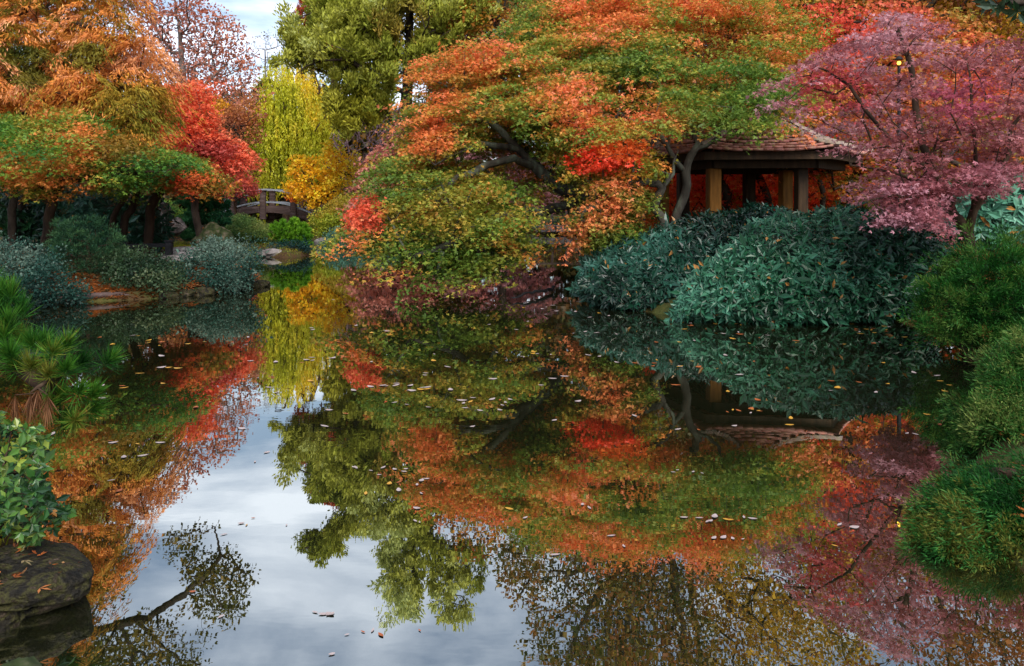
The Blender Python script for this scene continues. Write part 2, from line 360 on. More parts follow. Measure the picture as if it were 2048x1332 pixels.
def layer(lv, C, R, dens, pal, L, Wd, shape='lobes', droop=0.26, thick=0.10, tilt=0.35, squash=1.0, up=0.5, ck={}):
    """flat sprays of leaves, one per centre, each drooping towards its rim and away from the tree's middle"""
    R = R * np.exp(rng.normal(0, 0.25, len(C))); n = np.maximum(6, (dens * R ** 2)).astype(int); ix = np.repeat(np.arange(len(C)), n); N = len(ix); padj = rng.normal(0, 0.55, len(C))
    cen = C.mean(0); tv = (C - cen)[:, :2]; tv = tv / max(np.abs(tv).max(), 1e-6) * tilt + rng.normal(0, 0.12, (len(C), 2))
    rr = np.sqrt(rng.random(N)); rr = np.where(rng.random(N) < 0.3, rr ** 0.5, rr); th = rng.uniform(0, 2 * math.pi, N)
    lobes = 1 + 0.28 * np.sin(th * 3 + ix * 1.7) + 0.18 * np.sin(th * 5 + ix * 2.9); rad = rr * R[ix] * lobes
    o = np.c_[rad * np.cos(th), rad * np.sin(th) * squash, np.zeros(N)]; h = rng.normal(0, 1, N)
    o[:, 2] = -(o[:, :2] * tv[ix]).sum(1) - droop * R[ix] * rr ** 2 + h * thick * R[ix]
    p = C[ix] + o; d = np.c_[o[:, :2], -0.25 * R[ix]] + rng.normal(0, 0.55, (N, 3)) * R[ix][:, None] * 0.8
    nm = np.array([0, 0, 1.0]) + rng.normal(0, up, (N, 3)) + np.c_[o[:, :2] / R[ix][:, None] * 0.35, np.zeros(N)]
    sz = np.exp(rng.normal(0, 0.2, N))
    lv.add(p, d, nm, L * sz, Wd * sz, colour(p, pal, np.clip(0.3 * h + 1.15 * (rr - 0.68) + padj[ix], -2, 2), **ck), shape)
def ball(lv, C, R, dens, pal, L, Wd, shape='kite', zs=0.8, ck={}, hang=0.0, out=0.8, jr=0.25):
    R = R * np.exp(rng.normal(0, jr, len(C))); n = np.maximum(6, dens * R ** 2).astype(int); ix = np.repeat(np.arange(len(C)), n); N = len(ix)
    q = rnd_unit(N); rr = rng.random(N) ** 0.45; o = q * (rr * R[ix])[:, None]; o[:, 2] *= zs; p = C[ix] + o
    d = q * out + rng.normal(0, 0.6, (N, 3)); d[:, 2] -= hang; nm = q + rng.normal(0, 0.6, (N, 3)) + np.array([0, 0, 0.4]); sz = np.exp(rng.normal(0, 0.22, N))
    lv.add(p, d, nm, L * sz, Wd * sz, colour(p, pal, q[:, 2] * rr, **ck), shape)
def plumes(lv, C, axis_, length, n, pal, L, Wd, spread=0.35, sidelen=0.45, ck={}):
    """feathery plumes: scale leaves along a shoot and its short side shoots"""
    N0 = len(C); ax = norm(axis_); le = length * np.exp(rng.normal(0, 0.25, N0)); ix = np.repeat(np.arange(N0), n); N = len(ix)
    t = rng.random(N); side = rnd_unit(N); side = norm(side - ax[ix] * (side * ax[ix]).sum(1, keepdims=True))
    s = rng.random(N) * sidelen * (1 - 0.75 * t) * le[ix]; bend = np.c_[np.zeros(N), np.zeros(N), -0.25 * t ** 2 * le[ix]]
    p = C[ix] + ax[ix] * (t * le[ix])[:, None] + side * s[:, None] + ax[ix] * (s * 0.7)[:, None] + bend
    d = ax[ix] + side * (0.55 + 0.2 * rng.normal(0, 1, N))[:, None] + rng.normal(0, spread, (N, 3)); nm = rnd_unit(N)
    lv.add(p, d, nm, L * np.exp(rng.normal(0, 0.2, N)), Wd, colour(p, pal, t * 2 - 1, **ck), 'kite')
def rosettes(lv, C, axis_, k, pal, L, Wd, ck={}, lift=0.35, shape='long'):
    N0 = len(C); ax = norm(axis_); ix = np.repeat(np.arange(N0), k); N = len(ix); j = np.tile(np.arange(k), N0)
    ref = np.where(np.abs(ax[:, 2:3]) < 0.9, np.array([[0, 0, 1.]]), np.array([[1., 0, 0]])); a = norm(np.cross(ax, ref)); b = np.cross(ax, a)
    th = j * 2.4 + rng.uniform(0, 6.28, N0)[ix] + rng.normal(0, 0.2, N); el = lift + 0.45 * (j / k) + rng.normal(0, 0.18, N)
    rd = a[ix] * np.cos(th)[:, None] + b[ix] * np.sin(th)[:, None]; d = rd * np.cos(el)[:, None] + ax[ix] * np.sin(el)[:, None]
    d[:, 2] -= 0.18; nm = ax[ix] * np.cos(el)[:, None] - rd * np.sin(el)[:, None] + rng.normal(0, 0.15, (N, 3)); sz = np.exp(rng.normal(0, 0.3, N)); d = d + rng.normal(0, 0.14, (N, 3))
    p = C[ix] + ax[ix] * (rng.random(N) * 0.04)[:, None]; c = colour(p, pal, (j / k) * 2 - 1, **ck); dead = rng.random(N) < 0.012; c[dead] = lin((150, 104, 48))
    keep = rng.random(N) < 0.88
    lv.add(p[keep], d[keep], nm[keep], (L * sz)[keep], (Wd * sz)[keep], c[keep], shape, 0.1)
def tufts(lv, C, axis_, n, pal, L, Wd, cone=1.2, ck={}):
    """long pine needles fanning from a shoot"""
    N0 = len(C); ax = norm(axis_); ix = np.repeat(np.arange(N0), n); N = len(ix); t = rng.random(N)
    q = rnd_unit(N); d = norm(ax[ix] * (0.55 + 0.6 * t)[:, None] + q * cone * (1.0 - 0.45 * t)[:, None] * 0.8)
    p = C[ix] + ax[ix] * (t * L * 0.55)[:, None]; d[:, 2] -= 0.08
    lv.add(p, d, rnd_unit(N), L * (0.65 + 0.5 * rng.random(N)), Wd, colour(p, pal, t * 2 - 1, **ck), 'kite')
def strands(lv, C, length, pal, gap, L, Wd, ck={}, sway=0.12):
    le = length * np.exp(rng.normal(0, 0.35, len(C))) if np.isscalar(length) else length
    n = np.maximum(4, le / gap).astype(int); ix = np.repeat(np.arange(len(C)), n); N = len(ix); t = rng.random(N)
    sw = rng.normal(0, sway, (len(C), 2)); p = C[ix].copy(); p[:, :2] += sw[ix] * (t ** 1.5)[:, None] * 2 + rng.normal(0, 0.03, (N, 2)); p[:, 2] -= t * le[ix]
    d = np.c_[rng.normal(0, 0.35, (N, 2)), -np.ones(N)]
    lv.add(p, d, rnd_unit(N), L * np.exp(rng.normal(0, 0.2, N)), Wd, colour(p, pal, -t, **ck), 'kite')

def plant(name, label, cat, sk, lv, bark, leafmat, r_base, r_tip=0.006, group=None, names=('trunk', 'crown'), base=None, sep_crowns=None):
    base = np.array(sk.p[0]) if base is None else base
    t = thing(name, label, cat, base, group)
    V, Q = sk.build(r_base, r_tip); link(names[0], mesh(names[0], V - base, Q, smooth=True), bark, t)
    lv.obj(names[1], leafmat, t, base)
    return t
def root_at(u, D, dz=-0.05):
    x = (u - 1024) / F * D; return np.array([x, D, gz(x, D) + dz])

exec_order = []

# ------------------------------------------------------------------ built things
class Boxes:
    """collects chamfered boxes and swept bars; build() links them as ONE mesh"""
    def __init__(s): s.bm = bmesh.new()
    def box(s, c, size, rz=0.0, bev=0.012, ax=None):
        r = bmesh.ops.create_cube(s.bm, size=1.0); vs = r['verts']
        for v in vs: v.co = Vector((v.co.x * size[0], v.co.y * size[1], v.co.z * size[2]))
        if bev: 
            es = list({e for v in vs for e in v.link_edges}); q = bmesh.ops.bevel(s.bm, geom=es, offset=min(bev, min(size) * 0.3), segments=1, affect='EDGES')
            vs = list({v for f in q['faces'] for v in f.verts} | {v for v in vs if v.is_valid})
        ca, sa = math.cos(rz), math.sin(rz)
        for v in vs:
            x, y, z = v.co
            v.co = Vector((x * ca - y * sa + c[0], x * sa + y * ca + c[1], z + c[2]))
    def bar(s, pts, wd, ht, up=(0, 0, 1)):
        pts = np.asarray(pts, float); n = len(pts); tn = np.empty_like(pts); tn[1:-1] = pts[2:] - pts[:-2]; tn[0] = pts[1] - pts[0]; tn[-1] = pts[-1] - pts[-2]; tn = norm(tn)
        sd_ = norm(np.cross(tn, np.array(up, float))); u2 = np.cross(sd_, tn)
        rows = [[s.bm.verts.new(pts[i] + a * sd_[i] * wd / 2 + b * u2[i] * ht / 2) for a, b in ((-1, -1), (1, -1), (1, 1), (-1, 1))] for i in range(n)]
        for i in range(n - 1):
            for k in range(4): s.bm.faces.new((rows[i][k], rows[i][(k + 1) % 4], rows[i + 1][(k + 1) % 4], rows[i + 1][k]))
        s.bm.faces.new(rows[0][::-1]); s.bm.faces.new(rows[-1])
    def build(s, name, mat, parent=None, loc=(0, 0, 0)):
        bmesh.ops.translate(s.bm, verts=s.bm.verts, vec=-Vector(loc)); bmesh.ops.recalc_face_normals(s.bm, faces=s.bm.faces)
        me = bpy.data.meshes.new(name); s.bm.to_mesh(me); s.bm.free(); return link(name, me, mat, parent)
def rock(name, label, c, size, mat, seed, rz=0.0, cat='rock', group=None, rough=0.22, flat=0.0):
    bm = bmesh.new(); bmesh.ops.create_icosphere(bm, subdivisions=5, radius=1.0)
    q = np.array([v.co[:] for v in bm.verts]); n1 = vnoise(q, 0.9, seed) - 0.5; n2 = vnoise(q, 0.33, seed + 1) - 0.5; n3 = vnoise(q, 0.11, seed + 2) - 0.5
    r = 1 + rough * 2.0 * n1 + rough * 1.2 * n2 + rough * 0.45 * n3; q = q * r[:, None]
    pl = norm(np.random.default_rng(seed).normal(0, 1, (7, 3)))                 # a few broken facets
    for a in pl: h = q @ a; q -= np.clip(h - 0.86, 0, None)[:, None] * a * 0.85
    if flat: q[:, 2] = np.minimum(q[:, 2], flat + 0.06 * n2)
    q = q * np.array(size); ca, sa = math.cos(rz), math.sin(rz); q = np.c_[q[:, 0] * ca - q[:, 1] * sa, q[:, 0] * sa + q[:, 1] * ca, q[:, 2]]
    for v, x in zip(bm.verts, q): v.co = x
    for f in bm.faces: f.smooth = True
    me = bpy.data.meshes.new(name); bm.to_mesh(me); bm.free(); o = link(name, me, mat); o.location = Vector(c); return tag(o, label, cat, group)

# shingle: each tile keeps its own tone
def tile_mat():
    m, t = new_mat('cedar_shingle'); N = t.nodes.new; L = t.links.new
    o = N('ShaderNodeOutputMaterial'); b = N('ShaderNodeBsdfPrincipled'); a = N('ShaderNodeAttribute'); a.attribute_name = 'Col'
    c = N('ShaderNodeTexCoord'); n = N('ShaderNodeTexNoise'); n.inputs['Scale'].default_value = 9; n.inputs['Detail'].default_value = 6; L(c.outputs['Object'], n.inputs['Vector'])
    mm = N('ShaderNodeMix'); mm.data_type = 'RGBA'; mm.blend_type = 'MULTIPLY'; mm.inputs['Factor'].default_value = 0.6
    L(a.outputs['Color'], mm.inputs[6]); L(n.outputs['Color'], mm.inputs[7]); L(mm.outputs[2], b.inputs['Base Color']); b.inputs['Roughness'].default_value = 0.7
    L(b.outputs[0], o.inputs[0]); return m
M['shingle'] = tile_mat()

# ---- the garden pavilion
GC = np.array([5.0, 15.8]); HEX = [GC + 1.0 * np.array([math.cos(R_(a)), math.sin(R_(a))]) for a in (-128, -68, -8, 52, 112, 172)]
HD = [h - GC for h in HEX]
gbase = (GC[0], GC[1], gz(*GC)); gaz = thing('pavilion', 'open timber pavilion with layered shingle roof behind the dark glossy shrubs', 'pavilion', gbase)
def rz_prof(t): return 2.40 * (1 - t), 2.50 + 1.28 * (0.42 * t + 0.58 * t ** 2.2)    # radius, height: sweeps up steeper to the peak
rows, V, Q, Cc = 11, [], [], []
for i in range(rows):
    r0, z0 = rz_prof(i / rows); r1, z1 = rz_prof((i + 1.25) / rows if i < rows - 1 else 1.0); r1 = max(r1, 0.06)
    for k in range(6):
        a, b = HD[k], HD[(k + 1) % 6]; nt_ = max(2, int(13 * r0 / 2.4))
        for j in range(nt_):
            f0, f1 = j / nt_, (j + 1) / nt_ - 0.004; jz = rng.normal(0, 0.004); jr = rng.normal(0, 0.006);  sag = lambda f: 0.07 * (2 * abs(f - 0.5)) ** 3 * r0 / 2.4
            p = lambda f, r, z: [*(GC + (a * (1 - f) + b * f) * r), z + sag(f) + jz]
            q = [p(f0, r0 + jr, z0 + 0.035), p(f1, r0 + jr, z0 + 0.035), p(f1, r0 + jr, z0 + 0.08), p(f0, r0 + jr, z0 + 0.08), p(f1, r1, z1), p(f0, r1, z1), p(f0, r1, z1 - 0.04), p(f1, r1, z1 - 0.04)]
            n0 = len(V); V += q; c = lin((196, 138, 122)) * math.exp(rng.normal(0, 0.15)); 
            for qq in ([0, 1, 2, 3], [3, 2, 4, 5], [1, 0, 6, 7], [0, 3, 5, 6], [1, 7, 4, 2]): Q.append([n0 + x for x in qq]); Cc.append(c)
roof = link('roof', mesh('roof', off(V, gbase), Q, np.array(Cc)), M['shingle'], gaz)
V, Q, Cc = [], [], []
for k in range(6):                                                              # overlapping ridge caps down every hip
    for j in range(17):
        t0, t1 = j / 17, (j + 1.12) / 17; r0, z0 = rz_prof(t0); r1, z1 = rz_prof(min(t1, 1)); hb = HD[k]; sd2 = np.array([-hb[1], hb[0]]); sg = 0.07 * r0 / 2.4
        n0 = len(V)
        for (r, z, dz) in ((r0 + 0.05, z0 + sg, 0.085), (r1 + 0.05, z1 + sg * 0.9, 0.06)):
            for s_, h in ((-0.075, -0.02), (-0.05, 0.045), (0.05, 0.045), (0.075, -0.02)): V.append([*(GC + hb * r + sd2 * s_), z + h + dz])
        for qq in ([0, 1, 5, 4], [1, 2, 6, 5], [2, 3, 7, 6], [3, 2, 1, 0]): Q.append([n0 + x for x in qq]); Cc.append(lin((168, 146, 132)) * math.exp(rng.normal(0, 0.15)))
link('ridge_cap', mesh('ridge_cap', off(V, gbase), Q, np.array(Cc)), M['shingle'], roof)
fin = Boxes(); fin.box((GC[0], GC[1], 3.86), (0.22, 0.22, 0.22), 0.3, 0.05); fin.box((GC[0], GC[1], 4.04), (0.12, 0.12, 0.2), 0.3, 0.04); fin.build('finial', M['wood_dark'], roof, gbase)
bb = Boxes()
for k in range(6):
    a, b = GC + HD[k] * 1.86, GC + HD[(k + 1) % 6] * 1.86; bb.bar([[*a, 2.33], [*b, 2.33]], 0.12, 0.20)
    a, b = GC + HD[k] * 2.24, GC + HD[(k + 1) % 6] * 2.24; bb.bar([[*a, 2.455], [*b, 2.455]], 0.05, 0.15)
bb.build('beam', M['wood_dark'], gaz, gbase)
so = Boxes()
for k in range(6):
    a, b = HD[k], HD[(k + 1) % 6]
    for f in np.linspace(0.06, 0.94, 8):
        e = a * (1 - f) + b * f; so.bar([[*(GC + e * 2.2), 2.46], [*(GC + e * 1.2), 2.92]], 0.05, 0.09)
so.build('rafter', M['wood_dark'], roof, gbase)
for (u, D, m, wd) in ((1326, 16.0, 'wood_orange', 0.21), (1366, 17.3, 'wood_dark', 0.24), (1427, 14.45, 'wood_orange', 0.235), (1498, 17.4, 'wood_dark', 0.23), (1571, 15.4, 'wood_orange', 0.22), (1602, 14.3, 'wood_dark', 0.2)):  # lit and shaded posts differ by wood colour, the shade is painted in
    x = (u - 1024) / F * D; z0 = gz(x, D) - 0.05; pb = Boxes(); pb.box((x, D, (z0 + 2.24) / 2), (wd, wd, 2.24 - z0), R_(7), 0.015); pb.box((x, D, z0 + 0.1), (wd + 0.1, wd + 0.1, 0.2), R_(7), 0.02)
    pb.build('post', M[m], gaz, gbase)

# ---- the arched footbridge
BD = 33.0
def bp(u, v, D=BD): return P(u, v, D)
bbase = (bp(540, 470)[0], BD, 0.35); br = thing('footbridge', 'grey arched timber footbridge crossing the narrow far end of the pond', 'bridge', bbase)
def arc(u0, v0, um, vm, u1, v1, D, n=22):
    A = np.array([[u0 * u0, u0, 1], [um * um, um, 1], [u1 * u1, u1, 1]], float); k = np.linalg.solve(A, [v0, vm, v1])
    return np.array([P(u, k[0] * u * u + k[1] * u + k[2], BD) + np.array([0, D - BD, 0]) for u in np.linspace(u0, u1, n)])
for D in (33.0, 34.3):
    b_ = Boxes(); b_.bar(arc(440, 428, 530, 404, 640, 436, D), 0.10, 0.06); b_.build('middle_rail', M['rail_grey'], br, bbase)
    b_ = Boxes(); b_.bar(arc(448, 402, 530, 379, 618, 404, D), 0.12, 0.07); b_.build('top_rail', M['rail_grey'], br, bbase)
    b_ = Boxes(); b_.bar(arc(440, 436, 530, 418, 645, 446, D), 0.10, 0.30); b_.build('side_beam', M['wood_grey'], br, bbase)
    for u, vt in ((468, 394), (527, 383), (588, 397), (636, 420)):
        z1 = bp(u, vt)[2]; z0 = bp(u, 439 if u == 527 else 446)[2]; b_ = Boxes(); x = bp(u, 0)[0]
        b_.box((x, D - 0.06, (z0 + z1) / 2), (0.26, 0.2, z1 - z0), 0, 0.03); b_.box((x, D - 0.06, z1 + 0.03), (0.31, 0.26, 0.06), 0, 0.02); b_.build('post', M['wood_grey'], br, bbase)
dk = arc(440, 432, 530, 414, 645, 442, 33.65, 34); b_ = Boxes()
for a, b in zip(dk[:-1], dk[1:]): b_.bar([a + (b - a) * 0.03, b - (b - a) * 0.03], 1.2, 0.05)
b_.build('deck', M['wood_grey'], br, bbase)
for u in (436, 646):
    b_ = Boxes(); x = bp(u, 0)[0]; b_.box((x, 33.65, 0.55), (0.7, 1.6, 1.1), 0, 0.05); b_.build('abutment', M['stone'], br, bbase)

# ---- the railing across the far inlet, on its stone kerb
rb = (P(1115, 440, 38)[0], 38, gz(P(1115, 440, 38)[0], 38)); rl = thing('railing', 'dark timber railing seen through the gap under the maple branches', 'railing', rb)
x0, x1 = P(1070, 0, 38)[0], P(1160, 0, 38)[0]
for nm_, z, h in (('top_rail', P(0, 405, 38)[2], 0.07), ('bottom_rail', P(0, 432, 38)[2], 0.06)):
    b_ = Boxes(); b_.bar([[x0, 38, z], [x1, 38, z]], 0.09, h); b_.build(nm_, M['wood_grey'], rl, rb)
for k in range(14):
    x = x0 + (x1 - x0) * k / 13; b_ = Boxes(); big = k % 4 == 1; zt, zb = P(0, 405, 38)[2], (rb[2] if big else P(0, 432, 38)[2]); b_.box((x, 38.01, (zt + zb) / 2), (0.12 if big else 0.045, 0.06, zt - zb), 0, 0.008); b_.build('post' if big else 'baluster', M['wood_grey' if big else 'wood_dark'], rl, rb)
kb = (P(1120, 0, 36.6)[0], 36.6, 0.0); b_ = Boxes()
for k in range(7): b_.box((kb[0] - 1.3 + k * 0.43, 36.6 + rng.normal(0, 0.03), 0.28 + rng.normal(0, 0.01)), (0.41, 0.5, 0.34), rng.normal(0, 0.03), 0.03)
o = b_.build('stone_kerb', M['stone'], None, kb); o.location = kb; tag(o, 'pale low stone kerb at the water below the far railing', 'kerb')

# ---- low black rail and stone steps on the left bank
lb = P(300, 498, 15.0); z = P(0, 490, 15)[2]; lr = thing('low_rail', 'low black timber rail among the bushes on the left bank', 'rail', (lb[0], 15, gz(lb[0], 15)))
lo_ = tuple(lr.location); b_ = Boxes(); b_.bar([P(235, 492, 15), P(345, 490, 15)], 0.09, 0.075); b_.build('bar', M['black'], lr, lo_)
for u, vt in ((338, 484), (250, 488)):
    x = P(u, 0, 15)[0]; zt = P(0, vt, 15)[2]; z0 = gz(x, 15) - 0.05; b_ = Boxes(); b_.box((x, 15.0, (zt + z0) / 2), (0.12, 0.12, zt - z0), 0, 0.012); b_.box((x, 15, zt + 0.02), (0.15, 0.15, 0.04), 0, 0.01); b_.build('post', M['black'], lr, lo_)
for k in range(3):
    c = P(360 + 5 * k, 515 - 8 * k, 15.0 + 0.5 * k); o = rock('stone_step', ['lowest pale stone step beside the low black rail', 'middle pale stone step beside the low black rail', 'top pale stone step beside the low black rail'][k], (c[0], c[1], c[2] - 0.03), (0.42, 0.26, 0.09), M['stone'], 40 + k, 0.1, 'step', 'stone steps by the low black rail', 0.1)

# ---- boulders and edging
rock('boulder', 'rounded mossy boulder beside the cloud pruned pine', (*P(428, 0, 20.5)[:2], 0.36), (0.54, 0.5, 0.55), M['moss_stone'], 5)
c = P(328, 436, 21.5); rock('standing_stone', 'upright brown stone behind the left bank bushes', tuple(c), (0.22, 0.2, 0.5), M['stone'], 8, rough=0.15)
c = P(348, 452, 21); rock('pale_rock', 'pale grey rock at the foot of the cloud pruned pine', (c[0], c[1], c[2]), (0.34, 0.3, 0.24), M['stone'], 12)
c = P(548, 505, 22); rock('shore_rock', 'flat pale rock at the water edge of the mossy point', (c[0], 21.9, 0.09), (0.5, 0.4, 0.13), M['stone'], 15)
c = P(655, 480, 27); rock('shore_rock', 'small grey rock at the water edge right of the round green pine', (P(648, 0, 26.3)[0], 26.3, 0.1), (0.35, 0.3, 0.25), M['stone'], 17)
rock('bank_boulder', 'big wet boulder with leaf litter on top in the near left corner', (-2.06, 2.98, 0.07), (0.35, 0.32, 0.118), M['wet_stone'], 23, 0.25, rough=0.34)
rock('bank_boulder', 'flat mossy stone at the bottom left edge of the picture', (-1.66, 2.48, -0.015), (0.11, 0.16, 0.05), M['moss_stone'], 27, 0.4, rough=0.25)
a, b = P(128, 608, 11.75), P(232, 594, 12.2); a[2], b[2] = 0.07, 0.09
V_, Q_ = tubes([(smooth_line([a + (-0.15, 0, 0), a, (a + b) / 2 + (0, 0.03, 0.015), b, b + (0.25, 0.1, -0.05)], 0.08) + rng.normal(0, 0.008, (1, 3)), np.linspace(0.055, 0.045, len(smooth_line([a + (-0.15, 0, 0), a, (a + b) / 2 + (0, 0.03, 0.015), b, b + (0.25, 0.1, -0.05)], 0.08))))])
o = link('driftwood_log', mesh('driftwood_log', V_ - a, Q_, smooth=True), M['wood_grey']); o.location = Vector(a); tag(o, 'pale weathered log lying along the left shore under the bushes', 'log')
# half sunken snag
sk = Skeleton(); a = np.array([P(1098, 0, 12.9)[0], 13.1, 0.04]); sk.root([a + (0.1, 0.15, 0.06), a, a + (-0.25, -0.5, 0.05), a + (-0.62, -1.05, 0.01)], 0.12, 0.012, 0.02)
sk.grow([a + np.array([-0.62 * t + dx, -1.05 * t, dz]) for t in np.linspace(0.05, 1, 16) for dx, dz in ((0.03, 0.05), (-0.04, 0.03))], 0.06, 0.01)
V_, Q_ = sk.build(0.03, 0.006); o = link('sunken_branch', mesh('sunken_branch', V_ - a, Q_, smooth=True), M['black']); o.location = Vector(a); tag(o, 'black twiggy branch lying half sunken in the middle of the pond', 'branch')

# ---- garden lamp far back on the right, its bulb lit
lx, lD = P(1798, 0, 13)[0], 13.0; lz = P(0, 126, 13)[2]; lp = thing('garden_lamp', 'tall garden lamp glowing yellow behind the purple maple', 'lamp', (lx, lD, gz(lx, lD)))
l0 = tuple(lp.location); V_, Q_ = tubes([([[lx, lD, l0[2] - 0.1], [lx, lD, 2.2], [lx, lD, lz - 0.05]], [0.05, 0.035, 0.025])]); link('post', mesh('post', off(V_, l0), Q_, smooth=True), M['black'], lp)
V_, Q_ = tubes([([[lx, lD, lz + 0.12], [lx, lD, lz + 0.07], [lx, lD, lz + 0.06]], [0.02, 0.07, 0.07])]); link('lamp_shade', mesh('lamp_shade', off(V_, l0), Q_), M['black'], lp)
shade = [o for o in lp.children if o.name.startswith('lamp_shade')][0]
em, t_ = new_mat('lit_lamp_glass'); o_ = t_.nodes.new('ShaderNodeOutputMaterial'); e_ = t_.nodes.new('ShaderNodeEmission'); e_.inputs[0].default_value = (1, 0.55, 0.06, 1); e_.inputs[1].default_value = 3; t_.links.new(e_.outputs[0], o_.inputs[0])
bm = bmesh.new(); bmesh.ops.create_icosphere(bm, subdivisions=3, radius=0.032); bmesh.ops.translate(bm, verts=bm.verts, vec=Vector((0, 0, lz - l0[2]))); me = bpy.data.meshes.new('bulb'); bm.to_mesh(me); bm.free(); link('bulb', me, em, shade)

# ------------------------------------------------------------------ trees and shrubs
G_OL, G_DK, OR, ORL, RD = (112, 116, 34), (70, 92, 30), (214, 112, 44), (232, 136, 88), (226, 72, 44)
MAPLE = [(78, 108, 38), (98, 124, 44), (122, 138, 50), (158, 144, 54), (200, 134, 60), (224, 124, 70), (232, 138, 98)]
GREENS = [(62, 92, 32), (88, 114, 40), (118, 130, 46), (150, 132, 50)]
CORAL = [(118, 130, 46), (184, 126, 54), (218, 114, 60), (228, 128, 84)]
MAPLE_LO = [(96, 118, 38), (128, 132, 44), (164, 136, 48), (200, 130, 54), (222, 116, 58)]
REDP = [(150, 26, 18), (206, 44, 26), (232, 62, 40), (224, 84, 60)]
PURP = [(126, 66, 64), (154, 90, 90), (170, 112, 116), (186, 140, 146)]

# ---- big leaning maple over the water
sk = Skeleton()
sk.root([root_at(1262, 15.2), P(1235, 440, 15.0), P(1168, 402, 14.8), P(1120, 372, 14.7), P(1072, 330, 14.6), P(1020, 280, 14.5), P(985, 248, 14.4), P(940, 236, 14.3)], 0.22, 0.02, 0.13)
sk.line([P(1090, 345, 14.65), P(1050, 300, 14.9), P(1015, 262, 15.0), P(1002, 230, 15)], minr=0.05)
sk.line([P(1040, 300, 14.5), P(960, 288, 13.9), P(900, 312, 13.5), P(870, 330, 13.2)], minr=0.035)
sk.line([P(1065, 325, 14.6), P(1000, 322, 14.0), P(940, 345, 13.6), P(860, 380, 13.2)], minr=0.035)
sk.line([P(1165, 402, 14.8), P(1080, 420, 13.8), P(960, 450, 12.9), P(870, 500, 12.5)], minr=0.04)
sk.line([P(1010, 270, 14.5), P(930, 190, 14.6), P(860, 160, 14.8)], minr=0.03)
pA = [(705, 430), (755, 350), (815, 290), (835, 215), (850, 150), (885, 110), (960, 85), (1040, 100), (1090, 200), (1180, 255), (1260, 300), (1270, 390), (1240, 460), (1150, 450), (1100, 470), (1010, 520), (930, 560), (880, 560), (850, 520), (800, 510), (745, 470)]
wA = [(1005, 280, 88, 54, 14.9), (1075, 335, 80, 50, 14.9), (935, 318, 85, 30, 14.0), (1150, 392, 72, 54, 15.0), (1115, 428, 84, 66, 99)]
C1 = crown(pA, 13.9, 1.6, 250, 0.27, 1.0, 1, slope=2.4, clear=wA); C2 = crown(pA, 14.9, 1.2, 150, 0.15, 1.0, 101, slope=2.4, clear=wA); lv = Leaves()
layer(lv, C1, 0.50, 1000, MAPLE, 0.050, 0.038, droop=0.22, thick=0.07, ck=dict(scale=1.5, wt=0.22, jit=0.07, seed=1, patches=[(725, 430, (50, 45), [(214, 86, 58), (230, 110, 74)]), (900, 145, (140, 70), CORAL), (870, 275, (60, 45), CORAL), (985, 235, (95, 45), CORAL), (900, 420, (130, 70), [(112, 124, 42), (146, 136, 48), (190, 132, 58), (226, 126, 74)]), (1140, 230, (90, 70), GREENS), (930, 535, (100, 40), GREENS)]))
layer(lv, C2, 0.42, 900, GREENS + [(196, 116, 60)], 0.050, 0.038, droop=0.22, thick=0.08, ck=dict(scale=1.2, wt=0.15, jit=0.07, seed=2)); C1 = np.vstack([C1, C2])
sk.grow(C1, 0.3, 0.04)
plant('leaning_maple', 'big leaning maple with orange and olive leaves hanging out over the pond', 'maple tree', sk, lv, M['bark_moss'], M['leaf'], 0.17, 0.006)

# ---- upright maple in front of the pavilion, its crown leaning back over the roof
sk = Skeleton(); sk.root([root_at(1335, 13.6), P(1352, 425, 13.55), P(1374, 390, 13.5), P(1372, 345, 13.45), P(1380, 310, 13.4), P(1412, 288, 13.4), P(1438, 272, 13.4)], 0.18, 0.02, 0.068)
sk.line([P(1380, 312, 13.4), P(1392, 270, 13.7), P(1380, 220, 14.6), P(1396, 150, 16), P(1400, 80, 17.4), P(1470, 20, 18.4)], minr=0.055)
sk.line([P(1380, 220, 14.6), P(1260, 190, 15), P(1180, 60, 17.4)], minr=0.04); sk.line([P(1372, 345, 13.45), P(1330, 290, 13.4), P(1245, 230, 14), P(1240, 150, 15.6), P(1190, 70, 17)], minr=0.04)
sk.line([P(1245, 240, 14), P(1150, 260, 13.6), P(1090, 240, 13.6)], minr=0.03); sk.line([P(1396, 150, 16), P(1460, 100, 16.6), P(1480, 30, 17.6)], minr=0.03)
pB = [(990, 110), (1020, 50), (1080, 0), (1180, -30), (1300, -20), (1420, -40), (1540, -20), (1610, 60), (1580, 150), (1600, 230), (1540, 228), (1450, 242), (1350, 236), (1270, 272), (1170, 268), (1080, 240), (1010, 190)]
wB = [(1398, 110, 55, 80, 17.2), (1460, 80, 70, 50, 17.5), (1245, 200, 60, 60, 15.6)]
C1 = crown(pB, 15.2, 1.6, 330, 0.27, 1.0, 2, slope=5.6, clear=wB); C2 = crown(pB, 16.5, 1.2, 230, 0.15, 1.0, 102, slope=4.6); lv = Leaves()
layer(lv, C1, 0.52, 950, MAPLE, 0.052, 0.040, droop=0.22, thick=0.07, ck=dict(scale=1.3, wt=0.26, jit=0.07, seed=4, patches=[(1400, 240, (150, 40), [(88, 112, 40), (120, 132, 48), (200, 126, 60), (228, 126, 80)]), (1190, 30, (130, 34), CORAL), (1420, 20, (80, 26), CORAL), (1230, 130, (120, 40), GREENS), (1330, 300, (90, 30), CORAL)]))
layer(lv, C2, 0.44, 850, GREENS + [(200, 118, 64)], 0.052, 0.040, droop=0.22, thick=0.08, ck=dict(scale=1.2, wt=0.15, jit=0.07, seed=5)); C1 = np.vstack([C1, C2])
sk.grow(C1, 0.3, 0.04)
